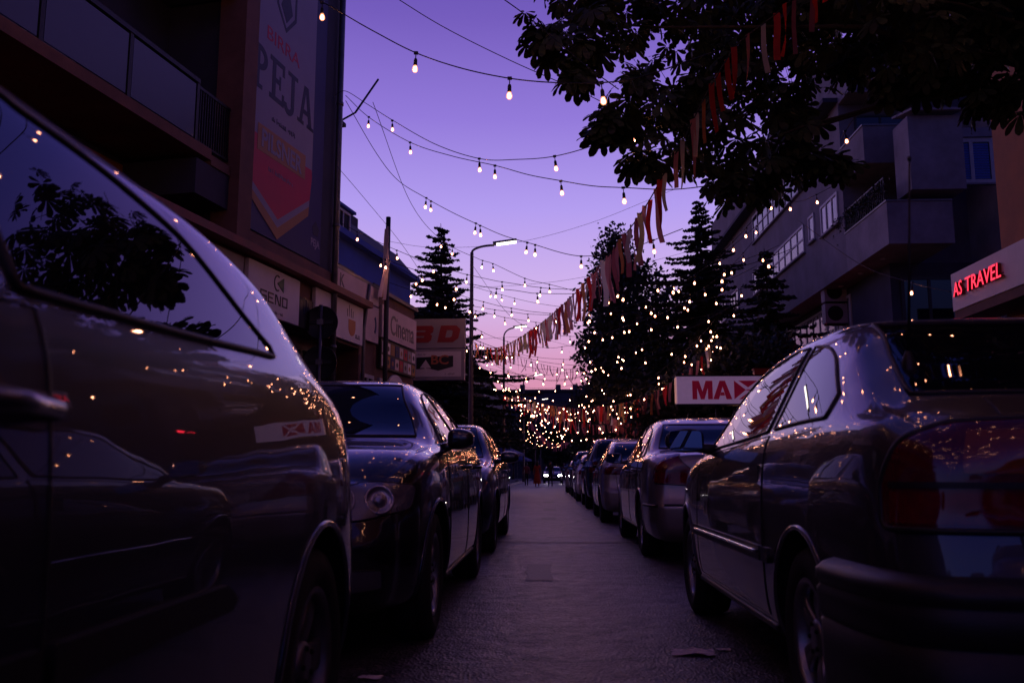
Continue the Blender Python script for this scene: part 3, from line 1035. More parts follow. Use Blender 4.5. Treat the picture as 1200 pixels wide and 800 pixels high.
for nm, x0, x1 in (('left_pavement', -40, -2.75), ('right_pavement', 3.0, 40)):
    b = MB(); b.box(x0, x1, -30, 160, -0.1, 0.13)
    tag(b.build(nm, [M['pave']]), kind='structure')
for nm, x0, x1 in (('left_kerb', -2.75, -2.6), ('right_kerb', 2.85, 3.0)):
    b = MB()
    y = -30.0
    while y < 160:
        b.box(x0, x1, y, y + .985, -0.1, 0.135); y += 1.0
    tag(b.build(nm, [M['kerb']]), kind='structure')

# ------------------------------------------------------------------ the left terrace: frame along its frontage
_n = math.hypot(.185, 1)
FA = Fr((-3.9, 15.3, 0), (.185 / _n, 1 / _n, 0), (1 / _n, -.185 / _n, 0), (0, 0, 1))


def fa(px, py, o=0.0):
    d = ray(px, py)
    base = FA.o + FA.y * o
    t = (base - EYE).dot(FA.y) / d.dot(FA.y)
    p = EYE + d * t
    return (p - FA.o).dot(FA.x), p.z


def slab(fr):
    """a along the reading direction, b up, extruded outwards"""
    return Fr(fr.o, fr.x, fr.z, fr.y)


SA = slab(FA)


def window(parent, fr, a0, a1, c0, c1, b0, nx=2, ny=1, fm='frame', fw=0.06, sill=True, depth=0.05, glass='win'):
    """frame part with pane and sill sub-parts; b0 is the wall face, everything sits proud or set in from it"""
    f = MB()
    f.box(a0, a0 + fw, b0 - .08, b0 + depth, c0, c1, fr); f.box(a1 - fw, a1, b0 - .08, b0 + depth, c0, c1, fr)
    f.box(a0 + fw, a1 - fw, b0 - .08, b0 + depth, c0, c0 + fw, fr); f.box(a0 + fw, a1 - fw, b0 - .08, b0 + depth, c1 - fw, c1, fr)
    for i in range(1, nx):
        x = a0 + (a1 - a0) * i / nx; f.box(x - fw * .45, x + fw * .45, b0 - .06, b0 + depth - .006, c0 + fw, c1 - fw, fr)
    for i in range(1, ny):
        z = c0 + (c1 - c0) * i / ny; f.box(a0 + fw, a1 - fw, b0 - .06, b0 + depth - .012, z - fw * .4, z + fw * .4, fr)
    o = f.build('window', [M[fm]], parent)
    g = MB(); g.box(a0 + fw * .5, a1 - fw * .5, b0 + .006, b0 + .016, c0 + fw * .5, c1 - fw * .5, fr)
    p = g.build('pane', [M[glass]], parent); p.parent = o
    if sill:
        s_ = MB(); s_.box(a0 - .06, a1 + .06, b0 - .02, b0 + depth + .07, c0 - .055, c0 - .003, fr)
        q = s_.build('sill', [M['stucco_grey2']], parent); q.parent = o
    return o


# ---- near corner house: dark rendered block over a shop floor, balcony, tall advertising banner
house = empty('corner_house', FA(-7, -4, 0), 0, 'dark corner house with a panelled balcony above its shops and a tall banner', 'house')
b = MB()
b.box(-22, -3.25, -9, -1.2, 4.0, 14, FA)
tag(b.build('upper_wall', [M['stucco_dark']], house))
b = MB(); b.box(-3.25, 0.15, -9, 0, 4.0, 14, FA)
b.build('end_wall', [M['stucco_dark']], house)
b = MB(); b.box(-22, 1.5, -9, -0.45, 0, 3.98, FA); b.box(-22, 1.5, -0.45, -0.02, 3.2, 3.98, FA)
b.build('shop_wall', [M['stucco_brown']], house)
b = MB(); b.box(-22, -3.26, -1.2, -1.14, 4.02, 4.98, FA)
b.build('orange_band', [M['stucco_orange']], house)
b = MB(); b.box(-22, 1.56, -.45, 0.24, 3.985, 4.10, FA); b.box(-22, 1.56, -.45, .16, 4.1, 4.14, FA)
b.build('cornice', [M['cornice']], house)
b = MB(); b.box(-3.3, 0.17, 0.0, 0.05, 4.145, 4.36, FA)
b.build('plinth_band', [M['stucco_brown']], house)
b = MB(); b.box(-3.34, -2.97, -.3, .13, 4.145, 14, FA)
b.build('pilaster', [M['stucco_brown']], house)
for zf in (5.07, 8.3):
    b = MB(); b.box(-22, -3.86, -1.2, 0.0, zf, zf + .15, FA)
    b.box(-3.86, -2.95 - .4, -1.2, 0.0, zf - .06, zf + .08, FA)
    sl = b.build('balcony_slab', [M['stucco_brown']], house)
    b = MB(); b.box(-4.18, -3.36, -1.15, -0.02, zf - .55, zf - .065, FA)
    b.build('balcony_beam', [M['stucco_dark']], house)
    b = MB()
    a = -20.3
    xs_ = []
    while a < -4.2:
        xs_.append(a); a += 1.155
    xs_ = [-4.18 - 1.42 * k for k in range(12)]
    rail = MB(); rail.box(xs_[-1], -4.16, -.09, -.03, zf + .98, zf + 1.04, FA)
    for x in xs_: rail.box(x - .03, x + .03, -.08, -.04, zf + .15, zf + .98, FA)
    ro = rail.build('balcony_rail', [M['metal_dark']], house)
    for k in range(11):
        pb = MB(); pb.box(xs_[k + 1] + .05, xs_[k] - .05, -.07, -.05, zf + .2, zf + .95, FA)
        q = pb.build('balcony_panel', [M['panel']], house); q.parent = ro
    rb = MB()
    rb.box(-4.16, -3.36, -.075, -.045, zf + .92, zf + .96, FA); rb.box(-4.16, -3.36, -.075, -.045, zf + .16, zf + .19, FA)
    for k in range(13):
        x = -4.1 + k * .06
        rb.box(x - .008, x + .008, -.07, -.05, zf + .19, zf + .92, FA)
    rb.build('bar_railing', [M['metal_dark']], house)
for a0, zc in ((-6.9, 5.3), (-10.4, 5.3), (-6.9, 8.55), (-10.4, 8.55), (-14, 5.3)):
    window(house, FA, a0, a0 + 1.7, zc + .15, zc + 2.2, -1.2, 2, 1, 'frame', .07, False)
# shop fronts under the fascia
for a0, a1, st in ((-10.8, -8.0, 3), (-7.7, -5.2, 3), (-4.9, -3.0, 2), (-2.8, -1.25, 2), (-0.85, 1.35, 3)):
    window(house, FA, a0, a1, .25, 3.05, -.45, st, 1, 'frame_dark', .08, False)
b = MB()
b.tube([FA(.06, .1, 0), FA(.06, .1, 14)], .055, 10)
for z in (3, 5.2, 7.5, 9.8): b.tube([FA(.06, .1, z), FA(.06, .1, z + .06)], .068, 10)
b.build('drainpipe', [M['metal_grey']], house)
b = MB(); b.tube([FA(.1, .05, 7.2), FA(.42, .25, 7.5), FA(.9, .5, 8.35)], .02, 6)
b.build('cable_bracket', [M['metal_dark']], house)
b = MB(); b.box(.15, .62, -.9, -.1, 6.95, 7.35, FA); b.box(.15, .7, -1.0, -.05, 7.35, 7.42, FA)
b.build('wall_box', [M['stucco_dark']], house)


def sign(name, label, fr, a0, a1, c0, c1, b0, th, m, cat='sign', base=None):
    r = empty(name, fr((a0 + a1) / 2, b0, c0), 0, label, cat)
    b = MB(); b.box(a0, a1, b0, b0 + th, c0, c1, fr)
    b.build('board', [M[m]], r)
    return r


def letters(parent, body, fr, a0, a1, c0, c1, b0, m, bold=0.0, depth=.012, name='lettering', shear=0.0, flip=False):
    b = MB(); put_text(b, body, fr, a0, a1, c0, c1, b0, depth, 0, bold, shear, flip)
    return b.build(name, [M[m]], parent)


def smudge(parent, fr, a0, a1, c0, c1, b0, m):
    """a line of print too small to read: short upright strokes"""
    b = MB(); x = a0; hgt = c1 - c0
    while x < a1:
        w = hgt * random.uniform(.18, .5)
        if random.random() < .82:
            lo = c0 + (hgt * .0 if random.random() < .7 else hgt * .3); hi = c0 + hgt * random.uniform(.55, 1)
            b.box(x, x + w * .45, b0, b0 + .004, lo, hi, fr); b.box(x + w * .45, x + w, b0, b0 + .004, lo, lo + hgt * .22, fr)
        x += w + hgt * .14
    return b.build('lettering', [M[m]], parent)


def shape(parent, name, polys, fr, b0, b1, m):
    b = MB(); s_ = slab(fr)
    for p in polys: b.prism(p, b0, b1, s_)
    return b.build(name, [M[m]], parent)


def arc(cx, cz, r, a0, a1, n=16, sx=1.0):
    return [(cx + sx * r * math.cos(math.radians(a0 + (a1 - a0) * k / n)), cz + r * math.sin(math.radians(a0 + (a1 - a0) * k / n))) for k in range(n + 1)]


# ---- the tall banner
zb0 = 4.40
bn = empty('advertising_banner', FA(-1.8, .02, zb0), 0, 'tall printed beer banner in white, red and navy on the corner house', 'banner')
b = MB(); b.box(-2.94, -.42, .012, .03, zb0, 11.0, FA); b.build('cloth', [M['ban_navy']], bn)
# white field with a pointed shield bottom
L0, L1 = -2.94, -.85
shape(bn, 'white_field', [[(L0, 5.62), (L1, 5.82), (L1, 9.6), (L0, 10.6)]], FA, .031, .034, 'ban_white')
shape(bn, 'red_shield', [[(L0, 5.63), (L0, 5.05), (-2.0, 4.62), (L1 - .08, 5.28), (L1, 5.83), (L1 - .02, 5.95), (-1.9, 5.9), (L0, 5.9)]], FA, .035, .038, 'ban_red')
shape(bn, 'silver_border', [[(L0, 5.06), (-2.0, 4.63), (L1 - .08, 5.29), (L1 - .08, 5.40), (-2.0, 4.76), (L0, 5.18)]], FA, .0385, .041, 'ban_white')
shape(bn, 'gold_border', [[(L0, 4.92), (-2.0, 4.44), (L1 - .10, 5.12), (L1 - .08, 5.29), (-2.0, 4.63), (L0, 5.06)]], FA, .0385, .0405, 'ban_gold')
shape(bn, 'gold_plate', [[(-2.72, 5.66), (-1.12, 5.70), (-1.12, 6.12), (-2.72, 6.08)]], FA, .039, .042, 'ban_gold')
letters(bn, 'PILSNER', FA, -2.6, -1.25, 5.74, 6.04, .0425, 'ban_white', .03, .003)
smudge(bn, FA, -2.3, -1.5, 6.27, 6.36, .0345, 'ban_ink')
smudge(bn, FA, -2.35, -1.55, 5.44, 5.52, .0385, 'ban_white')
letters(bn, 'BIRRA', FA, -2.55, -1.45, 7.52, 7.74, .0345, 'ban_red', .0, .003)
# PEJA in slab capitals
zl, zh = 6.62, 7.32
pj = MB()
s_ = slab(FA)


def bar(x0, x1, z0, z1): pj.prism([(x0, z0), (x1, z0), (x1, z1), (x0, z1)], .0345, .038, s_)


w_ = .11
x = -2.9                                                            # P
bar(x - .04, x + .26, zl, zl + .07); bar(x + .05, x + .05 + w_, zl + .07, zh - .07); bar(x - .04, x + .16, zh - .07, zh)
pj.prism(arc(x + .16, zh - .2, .2, 90, -90, 12, 1.2) + arc(x + .16, zh - .2, .11, -90, 90, 12, 1.2), .0345, .038, s_)
x = -2.38                                                           # E
bar(x - .04, x + .44, zl, zl + .08); bar(x - .04, x + .44, zh - .08, zh); bar(x + .04, x + .04 + w_, zl + .08, zh - .08)
bar(x + .04 + w_, x + .32, zl + .31, zl + .39); bar(x + .37, x + .44, zl + .08, zl + .2); bar(x + .37, x + .44, zh - .2, zh - .08); bar(x + .27, x + .32, zl + .24, zl + .31); bar(x + .27, x + .32, zl + .39, zl + .46)
x = -1.84                                                           # J
bar(x + .02, x + .36, zh - .07, zh); bar(x + .14, x + .14 + w_, zl + .12, zh - .07)
pj.prism(arc(x + .07, zl + .13, .18, 0, -180, 12) + arc(x + .07, zl + .13, .08, -180, 0, 12), .0345, .038, s_)
x = -1.40                                                           # A
pj.prism([(x, zl), (x + .1, zl), (x + .25, zh), (x + .16, zh)], .0345, .038, s_)
pj.prism([(x + .36, zl), (x + .48, zl), (x + .31, zh), (x + .2, zh)], .0345, .038, s_)
bar(x + .1, x + .36, zl + .2, zl + .28); bar(x - .06, x + .17, zl - .002, zl + .06); bar(x + .29, x + .54, zl - .002, zl + .06)
pj.build('lettering', [M['ban_ink']], bn)
# crest
cxx, czz = -1.95, 8.45
crest = [[(cxx - .34, czz + .45), (cxx - .34, czz - .2), (cxx, czz - .55), (cxx, czz - .47), (cxx - .28, czz - .17), (cxx - .28, czz + .45)],
         [(cxx + .28, czz + .45), (cxx + .28, czz - .17), (cxx, czz - .47), (cxx, czz - .55), (cxx + .34, czz - .2), (cxx + .34, czz + .45)],
         [(cxx - .2, czz - .15), (cxx, czz - .38), (cxx + .2, czz - .15), (cxx + .05, czz + .22), (cxx - .08, czz + .1)],
         [(cxx - .2, czz + .28), (cxx + .2, czz + .28), (cxx + .2, czz + .36), (cxx - .2, czz + .36)],
         [(cxx - .4, czz + .5), (cxx + .4, czz + .5), (cxx + .46, czz + .6), (cxx + .3, czz + .58), (cxx + .22, czz + .78), (cxx + .1, czz + .6), (cxx, czz + .85), (cxx - .1, czz + .6), (cxx - .22, czz + .78), (cxx - .3, czz + .58), (cxx - .46, czz + .6)]]
shape(bn, 'crest', crest, FA, .0345, .037, 'ban_ink')
letters(bn, 'PEJA', FA, -.80, -.46, 4.62, 4.80, .0305, 'ban_white', .03, .003)
shape(bn, 'small_crest', [[(-.72, 4.86), (-.54, 4.86), (-.5, 5.0), (-.63, 5.12), (-.76, 5.0)]], FA, .0305, .033, 'ban_ink')

# ---- fascia boards of the two shops
sg1 = sign('shop_sign', 'white shop fascia with a green arrow mark and angular black lettering', FA, -2.86, -1.22, 3.2, 3.94, .0, .07, 'white_board')
ring = arc(-1.98, 3.745, .13, 60, 300, 16, .85) + arc(-1.98, 3.745, .105, 300, 60, 16, .85)
shape(sg1, 'emblem_ring', [ring], FA, .0705, .078, 'ink')
shape(sg1, 'emblem_arrow', [[(-1.78, 3.86), (-1.78, 3.63), (-1.99, 3.745)]], FA, .0705, .08, 'ink_green')
gm = MB()
def gl(p): gm.prism(p, .0705, .078, s_)
def stroke(x0, z0, x1, z1):
    gm.prism([(x0, z0), (x1, z0), (x1, z1), (x0, z1)], .0705, .078, s_)
zb1, zt1 = 3.40, 3.56
x = -2.5                                                            # square-cut S E N D
for x0, z0, x1, z1 in ((x, zt1 - .022, x + .19, zt1), (x, 3.47, x + .022, zt1 - .022), (x, 3.466, x + .19, 3.488), (x + .168, zb1, x + .19, 3.466), (x, zb1, x + .168, zb1 + .022)): stroke(x0, z0, x1, z1)
x = -2.26
for x0, z0, x1, z1 in ((x, zt1 - .022, x + .17, zt1), (x, 3.47, x + .14, 3.49), (x, zb1, x + .17, zb1 + .022), (x, zb1 + .022, x + .022, 3.47), (x, 3.49, x + .022, zt1 - .022)): stroke(x0, z0, x1, z1)
x = -2.04
stroke(x, zb1, x + .022, zt1); stroke(x + .16, zb1, x + .182, zt1); gl([(x + .022, zt1), (x + .05, zt1), (x + .16, zb1), (x + .132, zb1)])
x = -1.81
stroke(x, zb1, x + .022, zt1); stroke(x + .022, zt1 - .022, x + .15, zt1); stroke(x + .022, zb1, x + .15, zb1 + .022); stroke(x + .15, zb1 + .0, x + .172, zt1)
gm.build('lettering', [M['ink']], sg1)
smudge(sg1, FA, -2.5, -2.2, 3.325, 3.37, .0705, 'ink_grey')
smudge(sg1, FA, -2.5, -1.75, 3.255, 3.30, .0705, 'ink_grey')
sg0 = sign('shop_sign', 'pale blank fascia with a yellow notice, left of the green arrow sign', FA, -5.2, -2.9, 3.2, 3.94, -.06, .07, 'grey_board')
b = MB(); b.box(-3.45, -3.08, .012, .022, 3.36, 3.72, FA); b.build('notice', [M['yellow']], sg0)
sg2 = sign('shop_sign', 'long white shop fascia with a faded emblem behind the two round traffic signs', FA, -.62, 1.48, 3.25, 3.97, .0, .07, 'white_board')
shape(sg2, 'emblem_cup', [arc(.95, 3.52, .16, 180, 360, 12) + [(1.11, 3.66), (.79, 3.66)]], FA, .0705, .076, 'ink_orange')
for k, (x, hh) in enumerate(((.72, .14), (.80, .22), (.9, .17), (.98, .13))):
    shape(sg2, 'emblem_stroke', [[(x, 3.70), (x + .02, 3.70), (x + .02, 3.70 + hh), (x, 3.70 + hh)]], FA, .0705, .076, 'ink_grey')
smudge(sg2, FA, 1.12, 1.34, 3.34, 3.42, .0705, 'ink_grey')
sg3 = sign('shop_sign', 'small dark fascia panel with pale strokes between the two white shop signs', FA, -1.2, -.64, 3.2, 3.7, -.02, .06, 'ink')
for k in range(4):
    shape(sg3, 'stroke', [[(-1.0 + k * .08, 3.45 + .03 * k), (-.97 + k * .08, 3.45 + .03 * k), (-.95 + k * .08, 3.72 - .04 * k), (-.98 + k * .08, 3.72 - .04 * k)]], FA, .041, .047, 'panel')

# ---- the low cinema annexe
annex = empty('cinema_annexe', FA(3, -3, 0), 0, 'low brown shop annexe under the cinema sign, left of the flagpole', 'building')
b = MB(); b.box(1.53, 4.75, -8, -.03, 0, 4.5, FA); b.build('wall', [M['stucco_brown']], annex)
b = MB(); b.box(.2, 4.8, -8, .05, 4.5, 4.58, FA); b.build('roof_edge', [M['metal_grey']], annex)
for a0, a1 in ((1.65, 2.25), (2.55, 3.4), (3.5, 4.5)):
    window(annex, FA, a0, a1, .3, 2.75, -.03, 2, 1, 'frame', .07, False)
sk = sign('cinema_sign', 'faded pinkish fascia with a single large letter above the white shop sign', FA, .24, 2.28, 4.15, 4.5, .02, .05, 'pink_board')
letters(sk, 'K', FA, .36, .56, 4.2, 4.44, .0705, 'ink_grey', .0, .006)
sc = sign('cinema_sign', 'pale fascia reading Cinema beside the flagpole', FA, 2.46, 4.6, 3.58, 4.25, .02, .06, 'pink_board')
letters(sc, 'Cinema', FA, 2.95, 4.42, 3.70, 4.12, .0805, 'ink_grey', .005, .006)
s4 = sign('cinema_sign', 'pale fascia with a blue swoosh, between drainpipe and flagpole', FA, 1.62, 2.30, 3.4, 4.12, .02, .05, 'pink_board')
shape(s4, 'swoosh', [arc(2.05, 3.75, .2, -60, 60, 10, .6) + arc(2.02, 3.75, .15, 60, -60, 10, .6)], FA, .0705, .078, 'ban_navy')
sp_ = sign('poster_board', 'board of small film posters below the cinema lettering', FA, 2.46, 4.6, 2.95, 3.54, .02, .05, 'ink')
k = 0
for r_ in range(2):
    for c_ in range(8):
        mm = ['white_board', 'grey_board', 'ban_red', 'pink_board', 'ban_navy', 'ban_gold'][(k * 5 + r_ * 3) % 6]; k += 1
        x = 2.5 + c_ * .262
        b = MB(); b.box(x, x + .22, .071, .076, 2.99 + r_ * .28, 3.22 + r_ * .28, FA)
        b.prism(arc(x + .11, 3.1 + r_ * .28, .055, 0, 360, 8)[:-1], .0765, .078, s_, 1)
        b.build('poster', [M[mm], M['ban_gold' if k % 2 else 'ink']], sp_)
so = empty('oval_sign', FA(3.4, .05, 2.5), 0, 'white oval sign with a red flag shape under the film posters', 'sign')
b = MB(); b.prism(arc(3.4, 2.66, .42, 0, 360, 28, 1.0)[:-1], .03, .07, Fr(FA.o + Vector((0, 0, 2.66 * .45)), FA.x, Vector((0, 0, .55)), FA.y)); b.build('board', [M['white_board']], so)
smudge(so, FA, 3.1, 3.75, 2.58, 2.68, .0705, 'ink_red')
dp = MB(); dp.tube([FA(1.58, .06, 0), FA(1.56, .06, 3.6), FA(1.66, .1, 4.3), FA(1.7, .1, 4.5)], .035, 8); dp.build('drainpipe', [M['metal_grey']], annex)

fp = empty('flagpole', FA(2.38, .2, 0), 0, 'slim pole standing before the cinema front with a limp pointed flag', 'flagpole')
b = MB(); b.tube([FA(2.38, .2, 0), FA(2.38, .2, 6.05)], .05, 8); b.build('pole', [M['metal_dark']], fp)
fl = MB()
for i in range(9):
    t = i / 8
    z = 5.85 - t * 1.55
    w = .04 + .34 * t ** 1.3
    for j in range(6):
        u = j / 5
        fl.v.append(tuple(FA(2.32 - w * u, .2 + .05 * math.sin(u * 7 + t * 3), z - .12 * u * (1 - t))))
for i in range(8):
    for j in range(5):
        fl.f.append((i * 6 + j, i * 6 + j + 1, i * 6 + 7 + j, i * 6 + 6 + j)); fl.m.append(1 if i >= 5 and 0 < j < 4 else 0); fl.s.append(True)
fl.build('flag', [M['pink_board'], M['ban_gold']], fp)

# ---- 3D / ABC box signs standing out over the pavement, facing the camera
FS = Fr((-3.57, 22.5, 0), (1, -.04, 0), (-.04, -1, 0), (0, 0, 1))
t3 = sign('box_sign', 'grey box sign with red slanted 3D lettering, above the second box sign', FS, 0, 1.47, 3.985, 4.74, 0, .2, 'grey_board')
ss = slab(FS)
b = MB()
def slant(poly, dx, dz):
    return [(dx + x + (z) * .22, dz + z) for x, z in poly]
# 3
b.prism(slant([(0, 0), (.5, 0), (.56, .06), (.56, .17), (.5, .215), (.56, .26), (.56, .37), (.5, .43), (0, .43), (0, .31), (.36, .31), (.36, .27), (.1, .27), (.1, .165), (.36, .165), (.36, .12), (0, .12)], .03, 4.13), .2005, .215, ss)
# D as two mirrored halves
b.prism(slant([(0, 0), (.40, 0), (.52, .1), (.52, .215), (.34, .215), (.34, .15), (.30, .12), (.18, .12), (.18, .215), (0, .215)], .76, 4.13), .2005, .215, ss)
b.prism(slant([(0, .216), (.18, .216), (.18, .31), (.30, .31), (.34, .28), (.34, .216), (.52, .216), (.52, .33), (.40, .43), (0, .43)], .76, 4.13), .2005, .215, ss)
b.build('lettering', [M['ink_red']], t3)
ta = empty('box_sign', FS(.75, 0, 3.17), 0, 'framed white box sign with a dark panel, a white tent mark and orange lettering', 'sign')
b = MB(); b.box(.03, 1.46, .0, .22, 3.17, 3.96, FS); b.build('frame', [M['grey_board']], ta)
b = MB(); b.box(.1, 1.38, .2205, .235, 3.25, 3.89, FS); b.build('board', [M['white_board']], ta)
b = MB(); b.prism([(.24, 3.44), (.55, 3.46), (.8, 3.40), (1.18, 3.50), (1.18, 3.78), (.24, 3.74)], .2355, .243, ss); b.build('dark_field', [M['ink']], ta)
b = MB(); b.prism([(.33, 3.47), (.62, 3.47), (.48, 3.68)], .2435, .25, ss); b.box(.45, .5, .2435, .25, 3.36, 3.47, FS); b.build('tent_mark', [M['white_board']], ta)
letters(ta, 'BC', FS, .62, 1.06, 3.56, 3.80, .2435, 'ink_orange', .02, .012)
smudge(ta, FS, .25, .46, 3.80, 3.84, .2355, 'ink_grey')
smudge(ta, FS, .98, 1.2, 3.30, 3.35, .2355, 'ink_grey')
b = MB(); b.tube([FS(-.3, .1, 4.6), FS(.02, .1, 4.6)], .03, 6); b.tube([FS(-.3, .1, 3.3), FS(.04, .1, 3.3)], .03, 6); b.build('bracket', [M['metal_dark']], ta)

# ---- the two round traffic signs seen from behind
ts = empty('traffic_sign', (-3.80, 14.5, .13), 0, 'grey pole carrying two round traffic signs seen from the back', 'traffic sign')
b = MB(); b.tube([(-3.80, 14.5, .13), (-3.80, 14.5, 3.62)], .033, 10); b.build('pole', [M['metal_grey']], ts)
for zc in (3.33, 2.66):
    b = MB()
    fr = Fr((-3.80, 14.54, zc), (1, 0, 0), (0, 0, 1), (0, -1, 0))
    b.lathe([(.001, 0), (.27, 0), (.285, .012), (.285, -.012), (.001, -.010)], fr, 32)
    b.box(-.2, .2, -.03, .03, .002, .03, fr)
    o = b.build('sign_disc', [M['metal_dark']], ts)
    b = MB(); b.box(-.055, .055, -.045, .045, .03, .075, fr); b.build('clamp', [M['metal_grey']], ts)

# ---- blue house with a mansard roof behind
OB = -2.6
s0 = fa(392, 300, OB)[0] - 3.0; s1, zeL = fa(481, 332, OB)
ze = 0.5 * (fa(395, 274, OB)[1] + zeL)
bh = empty('mansard_house', FA(s0 + 4, OB - 4, 0), 0, 'blue house with a dark mansard roof standing behind the cinema', 'house')
b = MB(); b.box(s0, s1, OB - 9, OB, 0, ze, FA); b.build('wall', [M['stucco_blue']], bh)
b = MB(); b.box(s0 - .15, s1 + .15, OB - 9, OB + .25, ze + .002, ze + .16, FA); b.build('eaves', [M['stucco_blue']], bh)
b = MB()
mp = [(OB + .15, ze + .162), (OB - .55, ze + .95), (OB - 4.4, ze + 1.5), (OB - 9, ze + .162)]
fr = Fr(FA.o, FA.y, FA.z, FA.x)
b.prism(mp, s0 - .12, s1 + .1, fr); rf = b.build('roof', [M['roof']], bh)
b = MB(); b.box(s0 + 6.2, s0 + 6.8, OB - 1.6, OB - 1.0, ze + 1.0, ze + 1.55, FA)
ch_ = b.build('chimney', [M['stucco_dark']], bh); ch_.parent = rf
for a0 in np.arange(s0 + .6, s1 - 1, 2.4):
    window(bh, FA, a0 + .2, a0 + 1.15, ze - 2.1, ze - .7, OB, 2, 1, 'frame_dark', .06)
for a0 in (s0 + 2.9,):
    b = MB(); b.box(a0, a0 + 1.2, OB - 1.6, OB - .05, ze + .2, ze + .85, FA); b.box(a0 - .1, a0 + 1.3, OB - 1.7, OB + .05, ze + .85, ze + .92, FA)
    d_ = b.build('dormer', [M['stucco_blue']], bh)
    w_o = window(bh, FA, a0 + .15, a0 + 1.05, ze + .27, ze + .8, OB - .05, 2, 1, 'frame', .06, False)


# ------------------------------------------------------------------ the right-hand block with stepped balconies
XB, YB = 9.8, 25.2
FRW = Fr((XB, 0, 0), (0, -1, 0), (-1, 0, 0), (0, 0, 1))             # street side: a = -Y, outwards = -X
FRN = Fr((0, YB, 0), (1, 0, 0), (0, -1, 0), (0, 0, 1))              # end facing the camera: a = X, outwards = -Y
rb_ = empty('apartment_block', (13, 33, 0), 0, 'grey apartment block with stepped balconies and long window bands above the shops', 'apartment block')


def zx(px, py): p = at(px, py, X=XB); return -p.y, p.z


def zn(px, py, Y=YB): p = at(px, py, Y=Y); return p.x, p.z


zs1, zp1 = 7.35, 8.6                                                # first balcony: soffit and parapet top
b = MB()
b.box(XB + .9, 24, 27.6, 52, 0, zs1 - .01, W0)                       # shop floors, set in under the overhang
b.build('shop_wall', [M['stucco_dark']], rb_)
b = MB()
b.box(XB, 24, 28.8, 52, zs1, 15.5, W0)
b.box(XB + 4.0, 24, 26.0, 28.8, 0.0, 15.5, W0)
b.build('wall', [M['stucco_grey']], rb_)
b = MB(); b.box(XB + .003, 24, 28.81, 52, 13.2, 13.35, Fr((-.5, 0, 0))); b.build('roof_slab', [M['stucco_dark']], rb_)
for zf, dy, hh in ((zs1, 0, 1.25), (10.3, 1.5, 1.2), (13.1, 2.6, 1.2)):
    b = MB()
    x1 = zn(1116, 240)[0] if zf == zs1 else XB + 2.2 + dy * .2
    y0 = YB + dy
    b.box(XB, x1, y0, 28.79, zf, zf + .16)                           # slab
    b.box(XB, XB + .12, y0, 28.79, zf + .16, zf + hh)                # street-side parapet
    b.box(XB + .12, x1, y0, y0 + .12, zf + .16, zf + hh)             # end parapet
    b.box(x1 - .12, x1, y0 + .12, 26.0 if zf == zs1 else 28.79, zf + .16, zf + hh)
    pp = b.build('balcony', [M['stucco_grey2' if zf != 10.3 else 'stucco_grey']], rb_)
    rb2 = MB()
    rb2.box(XB - .03, x1, y0 - .03, y0 + .15, zf + hh + .002, zf + hh + .05)
    rb2.box(XB - .03, XB + .15, y0 + .15, 28.79, zf + hh + .002, zf + hh + .05)
    q = rb2.build('coping', [M['metal_grey']], rb_); q.parent = pp
    # loggia opening behind
    window(rb_, FRN, XB + .5, XB + 2.2, zf + .2, zf + 2.4, YB - 28.79, 2, 1, 'frame_dark', .07, False)
# iron railing with hanging plants on the street side of the first balcony
b = MB()
b.box(XB + .02, XB + .06, YB + .2, 30.6, 9.35, 9.4)
for k in range(36):
    y = YB + .25 + k * .15
    b.box(XB + .03, XB + .05, y, y + .02, 8.66, 9.35)
b.build('iron_railing', [M['metal_dark']], rb_)
# recessed wing with the white two-pane window, facing the camera
xw0, zw1 = zn(1110, 163, 26.0); xw1, zw0 = zn(1167, 215, 26.0)
FRW2 = Fr((0, 26.0, 0), (1, 0, 0), (0, -1, 0), (0, 0, 1))
wo = window(rb_, FRW2, xw0, xw1, zw0, zw1, 0, 2, 1, 'frame', .12)
b = MB(); b.box(xw0 - .05, xw1 + .05, .02, .12, zw1 + .02, zw1 + .3, FRW2); b.build('shutter_box', [M['stucco_grey2']], rb_)
b = MB()
for k in range(14):
    z = zw0 + .15 + k * (zw1 - zw0 - .3) / 14
    b.box(xw0 + .15, xw1 - .15, .0165, .021, z, z + .055, FRW2)
q = b.build('blind', [M['stucco_blue']], rb_)
window(rb_, FRW2, xw0 + .1, xw1 - .1, zw0 - 4.5, zw1 - 4.6, 0, 2, 1, 'frame_dark', .1, False)
# little slanted canopy beside that window
b = MB()
fr = Fr((0, 0, 0), (0, 1, 0), (0, 0, 1), (1, 0, 0))
b.prism([(24.6, zw1 + .35), (26.0, zw1 + .65), (26.0, zw1 + .72), (24.6, zw1 + .42)], xw0 - 1.6, xw0 - .05, fr); b.build('canopy', [M['stucco_grey2']], rb_)
b = MB(); b.box(xw0 - 1.6, xw0 - .06, 24.9, 25.99, zw0 - .5, zw1 + .3); b.build('bay', [M['stucco_grey2']], rb_)
